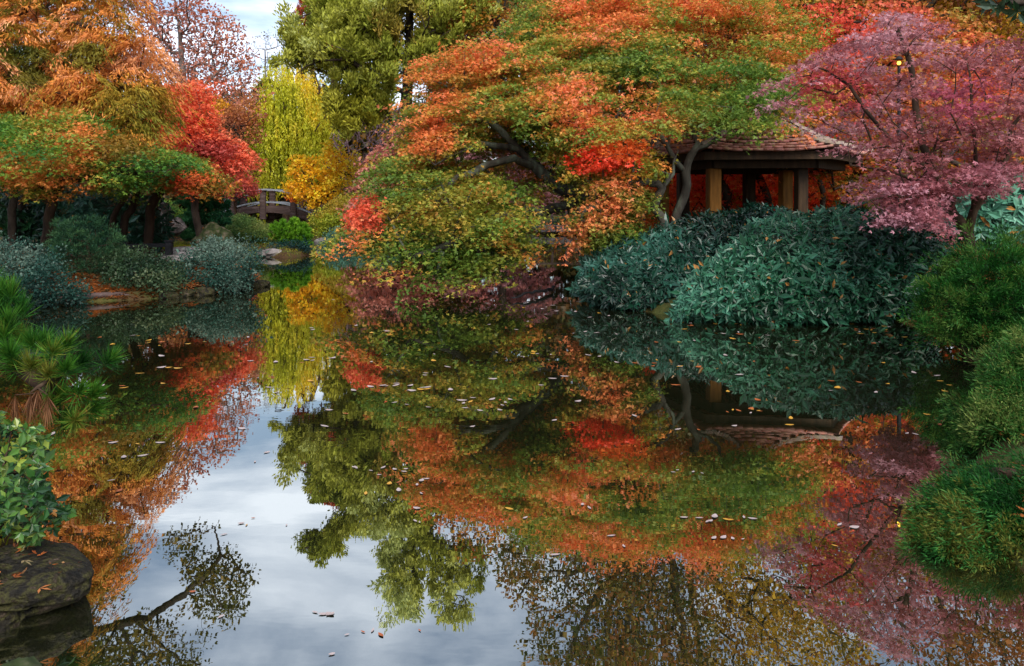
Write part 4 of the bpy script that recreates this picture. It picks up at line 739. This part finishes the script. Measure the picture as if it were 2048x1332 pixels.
simple_tree('blue_conifer', 'dark blue green conifer in the gap left of the willow', 'conifer tree', 485, 40, [(484, 380, 40), (482, 280, 40), (480, 200, 40)],
    [([(445, 420), (450, 330), (465, 240), (480, 190), (505, 250), (520, 340), (525, 420)], 40, 1.1, 130, 0.05, 0.5, 130, [(24, 46, 46), (40, 70, 66), (56, 84, 74)], 0.18, 0.06, dict(hang=0.5, ck=dict(seed=40)))], 'ball', 0.15, leaf='needle')
# bare far tree
sk = Skeleton(); sk.root([root_at(530, 62), P(530, 300, 62), P(531, 170, 62), P(530, 100, 62)], 1.0, 0.05, 0.12); C1 = crown([(475, 170), (485, 110), (510, 70), (545, 55), (575, 85), (590, 150), (560, 200), (500, 200)], 62, 2.5, 300, seed=19); sk.grow(C1, 0.7, 0.15); lv = Leaves(); ball(lv, C1[:50], 0.4, 20, [(110, 96, 96), (130, 110, 104)], 0.2, 0.1)
plant('bare_tree', 'distant bare grey tree below the open sky', 'tree', sk, lv, M['bark_pale'], M['leaf'], 0.11, 0.014)
# tall tree on the left bank, only its reflection shows
LO = [(70, 74, 24), (98, 92, 30), (130, 104, 34)]
simple_tree('overhanging_oak', 'small leaved oak beyond the left bank whose bough shows upside down in the water', 'oak tree', -120, 21, [(-100, 250, 21), (-60, 50, 21), (-30, -120, 21), (30, -230, 21), (60, -330, 21)],
    [([(335, -35), (380, -30), (440, -15), (470, -60), (490, -120), (475, -190), (455, -220), (430, -190), (390, -190), (380, -130), (350, -90)], 21, 0.8, 120, 0.3, 0.26, 300, LO, 0.10, 0.06, dict(gscale=0.8, ck=dict(seed=41))), ([(300, -200), (400, -230), (400, -330), (300, -420), (130, -430), (140, -260), (230, -220)], 21, 1.6, 210, 0.36, 0.36, 260, LO, 0.10, 0.06, dict(gscale=0.9, ck=dict(seed=42))), ([(-100, 40), (-100, -300), (60, -420), (200, -330), (160, -240), (230, -100), (200, -20), (60, 30)], 21.5, 2.2, 380, 0.30, 0.5, 260, LO, 0.11, 0.065, dict(ck=dict(seed=43)))], 'ball', 0.2, minr=0.1, rt=0.008, limbs=([(-30, -120, 21), (120, -230, 21), (270, -206, 21), (350, -166, 21), (400, -126, 21), (440, -80, 21)], [(270, -206, 21), (340, -270, 21), (400, -300, 21)]))
sk = None

# ------------------------------------------------------------------ shrubs
LAUREL = [(6, 30, 16), (12, 50, 28), (24, 74, 46), (60, 110, 86)]
def laurel(name, label, polys, D, T, n, L, pal, seed, k=8, base_u=1500, slope=1.0):
    sk = Skeleton(); b = root_at(base_u, D + 0.5); sk.root([b, b + (0, 0, 0.5)], 0.2, 0.01, 0.05); lv = Leaves(); allC = []
    for poly, m in polys:
        C = crown(poly, D, T, m, 0.05, 0.5, seed, shell=True, slope=slope); C[:, 2] = np.maximum(C[:, 2], 0.06); c0 = C.mean(0) + np.array([0, 0.8, -0.6]); ax = norm(C - c0) + rng.normal(0, 0.35, C.shape) + np.array([0, -0.15, 0.35])
        rosettes(lv, C, ax, k, pal, L, L * 0.34, ck=dict(scale=1.0, seed=seed, wt=0.1, jit=0.14)); allC.append(C)
    C = np.vstack(allC); sk.grow(C[::6] - np.array([0, 0, 0.05]), 0.25, 0.03, -0.05)
    return plant(name, label, 'shrub', sk, lv, M['bark_brown'], M['gloss'], 0.06, 0.005, names=('stem', 'foliage'))
laurel('laurel_shrub', 'bright glossy laurel with long whorled leaves spilling to the water in front of the pavilion', [([(1345, 640), (1390, 570), (1440, 500), (1500, 462), (1580, 432), (1680, 420), (1770, 430), (1860, 452), (1900, 495), (1870, 560), (1850, 625), (1760, 650), (1640, 668), (1500, 660)], 3900)], 10.6, 0.9, 0, 0.098, LAUREL, 50, base_u=1640)
laurel('laurel_shrub', 'darker glossy laurel reaching left over the water beside the low maple', [([(1145, 585), (1175, 520), (1230, 488), (1310, 460), (1400, 438), (1500, 417), (1570, 428), (1540, 470), (1450, 560), (1400, 630), (1330, 640), (1240, 622)], 3900)], 12.2, 1.0, 0, 0.098, [(5, 24, 16), (10, 40, 26), (18, 58, 42), (44, 88, 74)], 51, base_u=1400, slope=1.6)
laurel('laurel_shrub', 'grey green broad leaved shrub behind the stems of the purple maple', [([(1860, 440), (1900, 400), (1960, 370), (2060, 360), (2100, 400), (2100, 520), (2000, 520), (1930, 480)], 420)], 12.0, 0.8, 0, 0.17, [(40, 88, 66), (70, 122, 96), (110, 156, 134)], 52, base_u=2000, slope=0.5)
laurel('laurel_shrub', 'dark evergreen shrub between the tree trunks on the left bank', [([(60, 480), (80, 410), (150, 380), (240, 390), (330, 400), (350, 440), (320, 490), (200, 500)], 620)], 18.2, 0.8, 0, 0.17, [(10, 40, 26), (22, 66, 44), (40, 92, 66), (70, 116, 100)], 53, base_u=190, slope=0.5)
laurel('laurel_shrub', 'dark evergreen shrub at the left edge under the green maple', [([(-60, 470), (-60, 390), (20, 380), (80, 400), (90, 450), (40, 480)], 320)], 18.6, 0.8, 0, 0.17, [(10, 40, 24), (24, 66, 36), (44, 86, 48)], 54, base_u=10, slope=0.5)

def bush(name, label, polys, D, T, R, dens, pal, L, Wd, seed, base_u, slope=0.6, leaf='leaf', gap=0.22, ck={}, cat='shrub', zs=0.85, group=None):
    sk = Skeleton(); b = root_at(base_u, D); sk.root([b, b + (0, 0, 0.25)], 0.1, 0.01, 0.03); lv = Leaves(); allC = []
    for poly, m in polys:
        C = crown(poly, D, T, m, gap, 0.5, seed, shell=True, slope=slope, fray=24); C[:, 2] = np.maximum(C[:, 2], 0.08)
        ball(lv, C, R, dens, pal, L, Wd, zs=zs, ck=dict(dict(scale=0.7, seed=seed, wt=0.2), **ck)); allC.append(C)
    sk.grow(np.vstack(allC)[::4], 0.2, 0.03, -0.05); return plant(name, label, cat, sk, lv, M['bark_brown'], M[leaf], 0.045, 0.004, group, ('stem', 'foliage'))
AZ = [(10, 34, 28), (24, 58, 48), (44, 80, 68), (92, 112, 98)]
bush('azalea', 'grey green azalea at the far left water edge', [([(-60, 615), (-60, 490), (0, 480), (70, 490), (130, 520), (165, 570), (150, 600), (80, 622)], 260)], 11.9, 0.7, 0.17, 1900, AZ, 0.042, 0.024, 60, 40)
bush('azalea', 'olive tinged azalea above the pale log on the left shore', [([(190, 575), (190, 525), (230, 512), (300, 514), (350, 522), (380, 560), (330, 590), (250, 590)], 220)], 12.9, 0.6, 0.16, 1900, [(28, 50, 34), (58, 80, 50), (116, 120, 84)], 0.042, 0.024, 61, 290)
bush('azalea', 'large blue green azalea at the tip of the left bank', [([(330, 575), (335, 545), (375, 516), (420, 488), (470, 490), (512, 520), (514, 560), (480, 578), (400, 590)], 260)], 13.6, 0.7, 0.17, 1900, AZ, 0.044, 0.025, 62, 430)
sk = Skeleton(); b = root_at(175, 13.1); sk.root([b, P(178, 530, 13.1), P(175, 490, 13.1)], 0.15, 0.01, 0.04); C1 = crown([(105, 550), (110, 500), (140, 460), (190, 452), (235, 480), (230, 530), (210, 580), (150, 575)], 13.0, 0.55, 170, seed=63); lv = Leaves(); plumes(lv, C1, C1 - b + (0, -0.2, 0.3), 0.24, 90, [(20, 48, 36), (42, 76, 48), (70, 100, 58)], 0.06, 0.010, 0.4, 0.5); sk.grow(C1[::2], 0.2, 0.03)
plant('dwarf_pine', 'fluffy dark dwarf pine standing between the azaleas', 'pine tree', sk, lv, M['bark_brown'], M['needle'], 0.05, 0.005)
bush('clipped_shrub', 'round clipped green shrub in front of the footbridge', [([(455, 478), (457, 450), (470, 434), (495, 428), (520, 440), (536, 460), (540, 476)], 330)], 23.5, 0.75, 0.12, 3200, [(50, 86, 42), (78, 112, 54), (108, 130, 64), (130, 134, 70)], 0.034, 0.024, 64, 497, slope=0.5, gap=0)
# cloud pruned pine
sk = Skeleton(); sk.root([root_at(392, 22), P(388, 455, 22), P(396, 430, 22), P(402, 405, 22)], 0.15, 0.02, 0.06); lv = Leaves(); allC = []
for poly, m in (([(345, 412), (352, 398), (380, 388), (420, 387), (446, 396), (458, 418), (430, 428), (380, 430)], 160), ([(358, 445), (370, 430), (400, 428), (420, 440), (400, 455), (370, 456)], 70), ([(360, 478), (366, 462), (390, 458), (410, 468), (398, 482)], 60), ([(415, 445), (430, 430), (455, 430), (462, 450), (440, 458)], 50)):
    C1 = crown(poly, 21.8, 0.6, m, shell=True, seed=65); allC.append(C1)
    plumes(lv, C1, np.c_[rng.normal(0, 0.4, (len(C1), 2)), np.ones(len(C1))], 0.16, 120, [(44, 104, 66), (74, 138, 84), (110, 170, 104)], 0.06, 0.026, 0.4, 0.6, ck=dict(seed=65))
sk.grow(np.vstack(allC)[::3], 0.2, 0.03, 0.02); plant('cloud_pine', 'cloud pruned pine with flat green pads left of the clipped shrub', 'pine tree', sk, lv, M['bark'], M['needle'], 0.07, 0.006)
# round green pine on the point
sk = Skeleton(); sk.root([root_at(590, 22.9), P(592, 475, 22.9), P(590, 460, 22.9)], 0.1, 0.01, 0.05); C1 = crown([(552, 478), (553, 462), (572, 446), (597, 438), (620, 450), (628, 470), (622, 490), (595, 486), (570, 486)], 22.8, 0.55, 120, shell=True, seed=66); lv = Leaves()
tufts(lv, C1, (C1 - P(590, 490, 22.9)) + (0, 0, 0.15), 110, [(70, 120, 26), (106, 156, 36), (140, 180, 52)], 0.13, 0.014, 1.2, ck=dict(seed=66)); sk.grow(C1[::2], 0.15, 0.02, 0.0); plant('round_pine', 'round bright green pine on the point before the bridge', 'pine tree', sk, lv, M['bark'], M['needle'], 0.06, 0.006)
bush('low_shrub', 'low dark blue green shrub hanging at the foot of the round green pine', [([(530, 508), (535, 492), (570, 486), (620, 488), (628, 506), (590, 514)], 120)], 22.3, 0.4, 0.10, 3600, [(16, 44, 44), (32, 70, 66), (50, 92, 86)], 0.035, 0.022, 67, 580, 0.3)
bush('low_shrub', 'low trailing green cover along the mossy point', [([(470, 486), (480, 476), (520, 474), (560, 478), (555, 488), (510, 492)], 110)], 23.2, 0.4, 0.08, 3600, [(56, 92, 52), (90, 124, 70), (120, 140, 70)], 0.035, 0.024, 68, 515, 0.3)
bush('azalea', 'yellow green azalea mound right of the footbridge', [([(616, 455), (630, 425), (660, 395), (700, 385), (740, 395), (752, 430), (735, 470), (690, 482), (640, 480)], 260)], 28.2, 1.0, 0.24, 900, [(88, 104, 30), (124, 138, 36), (158, 166, 48), (150, 124, 40)], 0.07, 0.045, 69, 690, 0.8)
bush('spreading_shrub', 'blue green spreading shrub low on the far bank under the leaning maple', [([(632, 500), (638, 478), (665, 462), (720, 458), (770, 465), (820, 480), (830, 505), (740, 508), (690, 502)], 240)], 25.6, 0.7, 0.17, 1300, [(32, 72, 66), (58, 104, 92), (92, 136, 120)], 0.055, 0.03, 70, 720, 0.6)
bush('spreading_shrub', 'dark green shrub along the far bank behind the leaning maple', [([(820, 505), (830, 470), (900, 450), (1000, 455), (1080, 470), (1060, 490), (960, 505)], 240)], 29.5, 0.8, 0.22, 900, [(40, 66, 40), (70, 92, 50), (100, 96, 60)], 0.07, 0.045, 71, 940, 0.6)
bush('spreading_shrub', 'dark green shrub below the far railing', [([(1085, 458), (1090, 440), (1110, 432), (1150, 436), (1180, 445), (1180, 462)], 80)], 37.4, 0.5, 0.2, 900, [(24, 56, 44), (46, 84, 60)], 0.08, 0.05, 72, 1130, 0.2)
bush('pale_shrub', 'pinkish leaved bush at the left end of the footbridge', [([(440, 392), (460, 374), (490, 362), (508, 368), (500, 384), (460, 396)], 60)], 31.5, 0.6, 0.22, 800, [(150, 70, 60), (186, 84, 76), (200, 116, 60)], 0.08, 0.055, 73, 470, 0.3)
bush('low_shrub', 'green mound behind the cloud pruned pine', [([(280, 440), (300, 415), (350, 405), (380, 420), (380, 450), (320, 460)], 130)], 24.5, 0.6, 0.18, 1400, [(50, 90, 40), (90, 130, 50), (140, 150, 50)], 0.05, 0.035, 74, 330, 0.3)

# ---- near junipers at right
def juniper(label, poly, D, T, n, pal, seed, base, slope, le, nn=150, L=0.035, Wd=0.007):
    sk = Skeleton(); b = np.array(base); sk.root([b, b + (-0.08, 0, 0.05), b + (-0.2, -0.05, 0.1)], 0.12, 0.01, 0.035); C = crown(poly, D, T, n, 0.30, 0.28, seed, shell=True, slope=slope, fray=34); C[:, 2] = np.maximum(C[:, 2], 0.05)
    ax = norm(C - (b + (0.1, 0.1, 0.0))) * (1, 1, 0.7) + np.array([-0.2, -0.1, 0.2]) + rng.normal(0, 0.42, C.shape); lv = Leaves(); le = le * np.exp(rng.normal(0, 0.3, n if n == len(C) else len(C)))
    plumes(lv, C - norm(ax) * le[:, None] * 0.6, ax, le, nn, pal, L, Wd, 0.28, 0.4, ck=dict(scale=0.3, seed=seed, wt=0.3, jit=0.12)); k = rng.permutation(len(C))[:len(C) // 10]
    plumes(lv, C[k] - norm(ax[k]) * le[k][:, None] * 0.8, ax[k], le[k] * 0.8, nn // 3, [(96, 64, 30), (130, 96, 44)], L, Wd, 0.3, 0.4); sk.grow((C - norm(ax) * le[:, None] * 0.6)[::2], 0.1, 0.015, 0.0)
    return plant('juniper', label, 'juniper', sk, lv, M['bark_brown'], M['needle'], 0.045, 0.003, names=('stem', 'foliage'))
JUN = [(14, 48, 14), (24, 72, 20), (40, 96, 30), (80, 108, 42)]
juniper('dark feathery juniper at right just below the purple maple stem', [(1845, 600), (1860, 555), (1900, 515), (1950, 478), (2060, 490), (2110, 560), (2100, 680), (2000, 690), (1930, 672), (1850, 660)], 7.9, 0.7, 330, JUN, 80, (4.9, 8.2, 0.2), 0.8, 0.34, 190, 0.045, 0.009)
juniper('brighter juniper bulging from the right edge over the pond', [(1915, 800), (1960, 770), (2005, 710), (2035, 660), (2110, 630), (2120, 860), (2060, 890), (1985, 885), (1925, 860)], 5.2, 0.5, 300, [(18, 50, 14), (34, 78, 24), (58, 104, 40), (108, 122, 60)], 81, (3.9, 5.4, 0.15), 0.6, 0.25, 220, 0.036, 0.007)
juniper('lowest juniper spreading flat over the water in the bottom right corner', [(1825, 1060), (1860, 1010), (1910, 965), (1980, 945), (2100, 930), (2120, 1160), (2030, 1190), (1940, 1160), (1855, 1115)], 3.75, 0.4, 300, [(14, 50, 14), (24, 74, 24), (42, 98, 38), (104, 104, 40)], 82, (2.75, 3.9, 0.1), 0.6, 0.20, 240, 0.03, 0.0055)
# ---- near left: long needled pine, broad leaved shrub
sk = Skeleton(); b = np.array([-3.2, 4.2, gz(-3.2, 4.2)]); sk.root([b, b + (0.1, -0.1, 0.6), P(-60, 700, 3.9), P(10, 720, 3.75), P(70, 760, 3.6), P(120, 800, 3.55)], 0.12, 0.01, 0.03); sk.line([P(-60, 700, 3.9), P(-10, 640, 3.7), P(10, 600, 3.6)], minr=0.012); sk.line([P(70, 760, 3.6), P(130, 720, 3.5), P(160, 700, 3.5)], minr=0.01)
tc_ = [(5, 600, 3.6), (-30, 575, 3.7), (45, 640, 3.65), (10, 690, 3.5), (85, 705, 3.6), (62, 745, 3.45), (128, 705, 3.5), (150, 740, 3.55), (100, 760, 3.42), (150, 790, 3.45), (172, 828, 3.55), (115, 805, 3.5), (35, 745, 3.6), (-20, 720, 3.6), (45, 700, 3.7), (10, 640, 3.6), (120, 840, 3.6), (-10, 660, 3.5)]; C1 = np.array(PL(tc_)); C1 = np.vstack([C1, C1 + rng.normal(0, 0.05, C1.shape)]); lv = Leaves(); ax = C1 - P(60, 860, 3.7) + (0, -0.06, 0.10) + rng.normal(0, 0.05, C1.shape)
tufts(lv, C1, ax, 190, [(18, 56, 18), (36, 86, 24), (74, 124, 36), (120, 116, 44)], 0.105, 0.0036, 1.0, ck=dict(scale=0.2, seed=83, wt=0.12)); C2 = np.array(PL([(75, 775, 3.3), (60, 785, 3.28), (95, 790, 3.3), (30, 790, 3.35)])); tufts(lv, C2, np.tile([0.05, -0.05, -1.0], (4, 1)), 70, [(70, 42, 24), (100, 64, 40), (126, 90, 58)], 0.10, 0.004, 0.5)
sk.grow(np.vstack([C1[:18], C2]), 0.06, 0.006, 0.0); plant('long_needled_pine', 'long needled green pine with a brown dead tuft at the near left edge', 'pine tree', sk, lv, M['bark_brown'], M['needle'], 0.04, 0.004)
sk = Skeleton(); b = np.array([-2.35, 3.5, gz(-2.35, 3.5)]); sk.root([b, b + (0.1, -0.1, 0.3)], 0.08, 0.01, 0.02); C1 = crown([(-60, 830), (20, 822), (70, 850), (90, 910), (100, 990), (125, 1050), (60, 1085), (-60, 1080)], 3.2, 0.3, 300, 0.42, 0.12, 84, fray=34); lv = Leaves(); ax = C1 - b + rng.normal(0, 0.25, C1.shape) + (0.1, -0.2, 0.1)
rosettes(lv, C1, ax, 8, [(20, 52, 22), (38, 76, 28), (66, 100, 36), (110, 124, 44)], 0.034, 0.016, ck=dict(scale=0.2, seed=84, jit=0.16)); sk.grow(C1[::2], 0.06, 0.008, -0.03); plant('privet_shrub', 'small leaved green shrub above the near left boulder', 'shrub', sk, lv, M['bark_brown'], M['gloss'], 0.022, 0.002, names=('stem', 'foliage'))
# evergreen magnolia bough reaching in at the top right
sk = Skeleton(); b = np.array([4.6, 4.6, gz(4.6, 4.6)]); sk.root([b, b + (0.05, 0, 1.2), b + (0, 0, 2.4), b + (-0.2, -0.1, 3.1)], 0.25, 0.02, 0.09); sk.line([b + (-0.05, 0, 2.3), P(2140, 60, 4.4), P(2060, 15, 4.4), P(2010, 5, 4.4)], minr=0.012); C1 = np.array(PL([(2000, 12, 4.4), (1985, -5, 4.4), (2035, 20, 4.4), (2050, -5, 4.45), (2020, -15, 4.4), (2070, 25, 4.4), (2090, 0, 4.5), (2060, -35, 4.5), (2110, 40, 4.6)])); ax = C1 - P(2090, -60, 4.5) + rng.normal(0, 0.1, C1.shape) + (0, -0.15, 0)
lv = Leaves(); rosettes(lv, C1, ax, 9, [(20, 50, 24), (44, 76, 40), (90, 104, 84)], 0.10, 0.034, lift=0.1); C2 = b + np.array([0, 0, 3.2]) + rng.normal(0, 0.4, (50, 3)); rosettes(lv, C2, C2 - b - (0, 0, 2.6), 9, [(20, 50, 24), (44, 76, 40)], 0.12, 0.04); sk.grow(np.vstack([C1, C2]), 0.08, 0.01, 0.0)
plant('magnolia', 'dark evergreen bough with broad leaves entering the top right corner', 'magnolia tree', sk, lv, M['bark'], M['gloss'], 0.1, 0.004)

# ------------------------------------------------------------------ far wood closing the view (one mass), ground cover
lv = Leaves(); Cs = []
for k in range(4600):
    a = rng.uniform(-1.05, 1.05); r = rng.uniform(46, 66); x, y = r * math.sin(a), r * math.cos(a)
    if y < 20: continue
    uu = 1024 + F * x / y; top = 5.0 + 3.5 * vnoise(np.array([[x, y, 0.0]]), 7, 90)[0] + (10.5 if uu > 860 else 0.0) + (1.0 if uu < 200 else 0)
    if 470 < uu < 600: top = min(top, 6.0)
    z0 = gz(x, y); Cs.append([x, y, z0 + rng.random() * max(top, 2)])
Cs = np.array(Cs); ball(lv, Cs, 1.0, 80, [(40, 52, 28), (80, 74, 38), (112, 84, 48), (100, 62, 44), (70, 84, 40), (130, 104, 50)], 0.4, 0.28, ck=dict(scale=4, seed=91, jit=0.2), jr=0.2)
fw = lv.obj('far_wood', M['leaf'], None, (0, 0, 0)); tag(fw, 'mixed autumn wood closing the view beyond the garden', 'wood', kind='stuff')
# moss and grass on the banks, fallen leaves on the soil
X = np.c_[rng.uniform(-14, 12, 60000), rng.uniform(0.8, 36, 60000)]; s = shore_sd(X); X = X[(s > 0.12) & (s < 6)]; X = X[:26000]; X2 = np.c_[rng.uniform(-9, -4.2, 40000), rng.uniform(10.5, 16, 40000)]; s2 = shore_sd(X2); X = np.vstack([X, X2[(s2 > 0.02) & (s2 < 1.2)][:9000]]); lv = Leaves(); p = np.c_[X, ground_z(X) + 0.012]; n = len(p)
lv.add(p, np.c_[rng.normal(0, 1, (n, 2)), rng.normal(0, 0.15, n)], np.array([0, 0, 1.0]) + rng.normal(0, 0.25, (n, 3)), 0.07 * np.exp(rng.normal(0, 0.3, n)), 0.045, colour(p, [(96, 60, 30), (140, 84, 36), (176, 96, 44), (150, 110, 70)], jit=0.25, seed=95), 'lobes')
n = 60; th = rng.uniform(0, 6.28, n); rr = 0.27 * np.sqrt(rng.random(n)); p = np.c_[-2.02 + rr * np.cos(th) * 1.1, 2.97 + rr * np.sin(th), 0.182 - 0.8 * rr ** 2 + rng.normal(0, 0.006, n)]
lv.add(p, np.c_[rng.normal(0, 1, (n, 2)), rng.normal(0, 0.2, n)], np.array([0, 0, 1.0]) + rng.normal(0, 0.35, (n, 3)), 0.035 * np.exp(rng.normal(0, 0.3, n)), 0.02, colour(p, [(96, 60, 36), (160, 84, 40), (196, 110, 54), (170, 150, 110)], jit=0.3, seed=97), 'lobes')
tag(lv.obj('fallen_leaves', M['leaf'], None, (0, 0, 0)), 'brown and orange fallen leaves littering the banks', 'leaf litter', kind='stuff')
lv = Leaves(); X = np.c_[rng.uniform(-11, -5, 30000), rng.uniform(19, 30, 30000)]; X = np.vstack([X, np.c_[rng.uniform(-3.2, -1.2, 6000), rng.uniform(1.2, 4.2, 6000)]]); s = shore_sd(X); X = X[(s > 0.03) & (s < 3)]; p = np.c_[X, ground_z(X)]; n = len(p)
lv.add(p, np.c_[rng.normal(0, 0.4, (n, 2)), np.ones(n)], rnd_unit(n), 0.06 * np.exp(rng.normal(0, 0.3, n)), 0.008, colour(p, [(88, 104, 24), (130, 140, 30), (166, 160, 44)], seed=96), 'kite'); tag(lv.obj('grass', M['leaf'], None, (0, 0, 0)), 'short mossy yellow green grass on the banks', 'grass', kind='stuff')

# ------------------------------------------------------------------ leaves afloat on the pond, each its own object
def float_mesh(i, L, Wd, curl):
    n = 7; t = np.linspace(0, 1, n); half = Wd * 0.5 * np.sin(math.pi * np.clip(t, 0.02, 0.98)) ** 0.7; z = 0.004 + curl * (2 * t - 1) ** 2 * L; V = []
    for k in range(n): V += [[(t[k] - 0.5) * L, half[k], z[k] + abs(curl) * 0.35 * half[k]], [(t[k] - 0.5) * L, 0, z[k]], [(t[k] - 0.5) * L, -half[k], z[k] + abs(curl) * 0.35 * half[k]]]
    Q = [q for k in range(n - 1) for q in ([3 * k, 3 * k + 1, 3 * k + 4, 3 * k + 3], [3 * k + 1, 3 * k + 2, 3 * k + 5, 3 * k + 4])]
    return mesh('floating_leaf', V, Q, smooth=True)
def flat_mat(name, c, rough=0.4):
    m, t = new_mat(name); o = t.nodes.new('ShaderNodeOutputMaterial'); b = t.nodes.new('ShaderNodeBsdfPrincipled'); b.inputs['Base Color'].default_value = (*lin(c), 1); b.inputs['Roughness'].default_value = rough
    n = t.nodes.new('ShaderNodeTexNoise'); n.inputs['Scale'].default_value = 40; mm = t.nodes.new('ShaderNodeMix'); mm.data_type = 'RGBA'; mm.inputs[6].default_value = (*lin(c), 1); mm.inputs[7].default_value = (*(lin(c) * 0.55), 1); t.links.new(n.outputs['Fac'], mm.inputs['Factor']); t.links.new(mm.outputs[2], b.inputs['Base Color']); t.links.new(b.outputs[0], o.inputs[0]); return m
KINDS = [('pale pinkish grey leaf floating flat on the pond', 'pale leaves afloat on the pond', (190, 172, 168), 0.6), ('yellow leaf floating flat on the pond', 'yellow leaves afloat on the pond', (214, 160, 60), 0.22), ('orange brown leaf floating flat on the pond', 'orange brown leaves afloat on the pond', (180, 96, 48), 0.18)]  # pale kind: sky glint on the leaf put into its colour
meshes = []
for k, (lab, grp, c, pr) in enumerate(KINDS):
    fm = flat_mat(['pale_leaf', 'yellow_leaf', 'brown_leaf'][k], c); row = []
    for i in range(3): me = float_mesh(i, 1.0, (0.45, 0.6, 0.35)[i], (0.03, 0.06, 0.015)[i]); me.materials.append(fm); row.append(me)
    meshes.append(row)
spots = []
def scatter(n, u0, u1, v0, v1, pk, pw=1.0, s=1.0):
    c = 0; tries = 0; dr = [(rng.uniform(u0, u1), v0 + (v1 - v0) * rng.random() ** pw) for _ in range(max(2, n // 7))]
    while c < n and tries < 4000:
        tries += 1; u = rng.uniform(u0, u1); v = v0 + (v1 - v0) * rng.random() ** pw
        if rng.random() < 0.6: q = dr[rng.integers(0, len(dr))]; u = q[0] + rng.normal(0, 45); v = q[1] + rng.normal(0, 5)
        D = F * CH / (v - VH); x = (u - 1024) / F * D
        if shore_sd(np.array([[x, D]]))[0] > -0.12: continue
        spots.append((x, D, rng.choice(3, p=pk), s)); c += 1
scatter(95, 480, 1180, 560, 860, (0.72, 0.2, 0.08)); scatter(62, 1240, 1930, 655, 860, (0.3, 0.42, 0.28), 1.2); scatter(26, 1350, 1900, 645, 690, (0.15, 0.55, 0.3))
scatter(30, 200, 560, 600, 880, (0.5, 0.35, 0.15)); scatter(34, 700, 1750, 820, 1120, (0.7, 0.2, 0.1)); scatter(16, 350, 1050, 900, 1320, (0.6, 0.1, 0.3), 1.0, 0.7); scatter(10, 100, 330, 830, 1000, (0.5, 0.4, 0.1))
cl = [(1435, 1075), (1475, 1078), (720, 935), (820, 1045), (1400, 945), (1340, 945), (1820, 868), (640, 1225), (665, 1228), (800, 768), (770, 772), (1160, 1010)]
for u, v in cl:
    for _ in range(2): D = F * CH / (v + rng.normal(0, 2) - VH); spots.append(((u + rng.normal(0, 9) - 1024) / F * D, D, 0, 0.8))
for (x, y, k, s) in spots:
    me = meshes[k][rng.integers(0, 3)]; o = bpy.data.objects.new('floating_leaf', me); COL.objects.link(o); L = (0.035 + 0.04 * rng.random()) * s * (1.25 if y > 6 else (1.0 if y > 4.5 else 0.7))
    o.location = (x, y, 0.003); o.rotation_euler = (rng.normal(0, 0.03), rng.normal(0, 0.03), rng.uniform(0, 6.28)); o.scale = (L, L, L); tag(o, KINDS[k][0], 'leaf', KINDS[k][1])

# ------------------------------------------------------------------ edging stones along the left shore
for k, t in enumerate(np.linspace(0.02, 0.98, 15)):
    pts = SHORE[8:13]; L_ = np.r_[0, np.cumsum(np.linalg.norm(np.diff(pts, axis=0), axis=1))]; q = np.array([np.interp(t * L_[-1], L_, pts[:, i]) for i in (0, 1)]) + rng.normal(0, 0.05, 2)
    if 0.17 < t < 0.45: continue
    rock('edging_stone', 'small dark edging stone at the water line under the left bank azaleas', (q[0], q[1], 0.03), tuple(np.array([0.16, 0.12, 0.09]) * rng.uniform(0.7, 1.25)), M['wet_stone'], 200 + k, rng.uniform(0, 3), 'stone', 'edging stones along the left shore', 0.3)
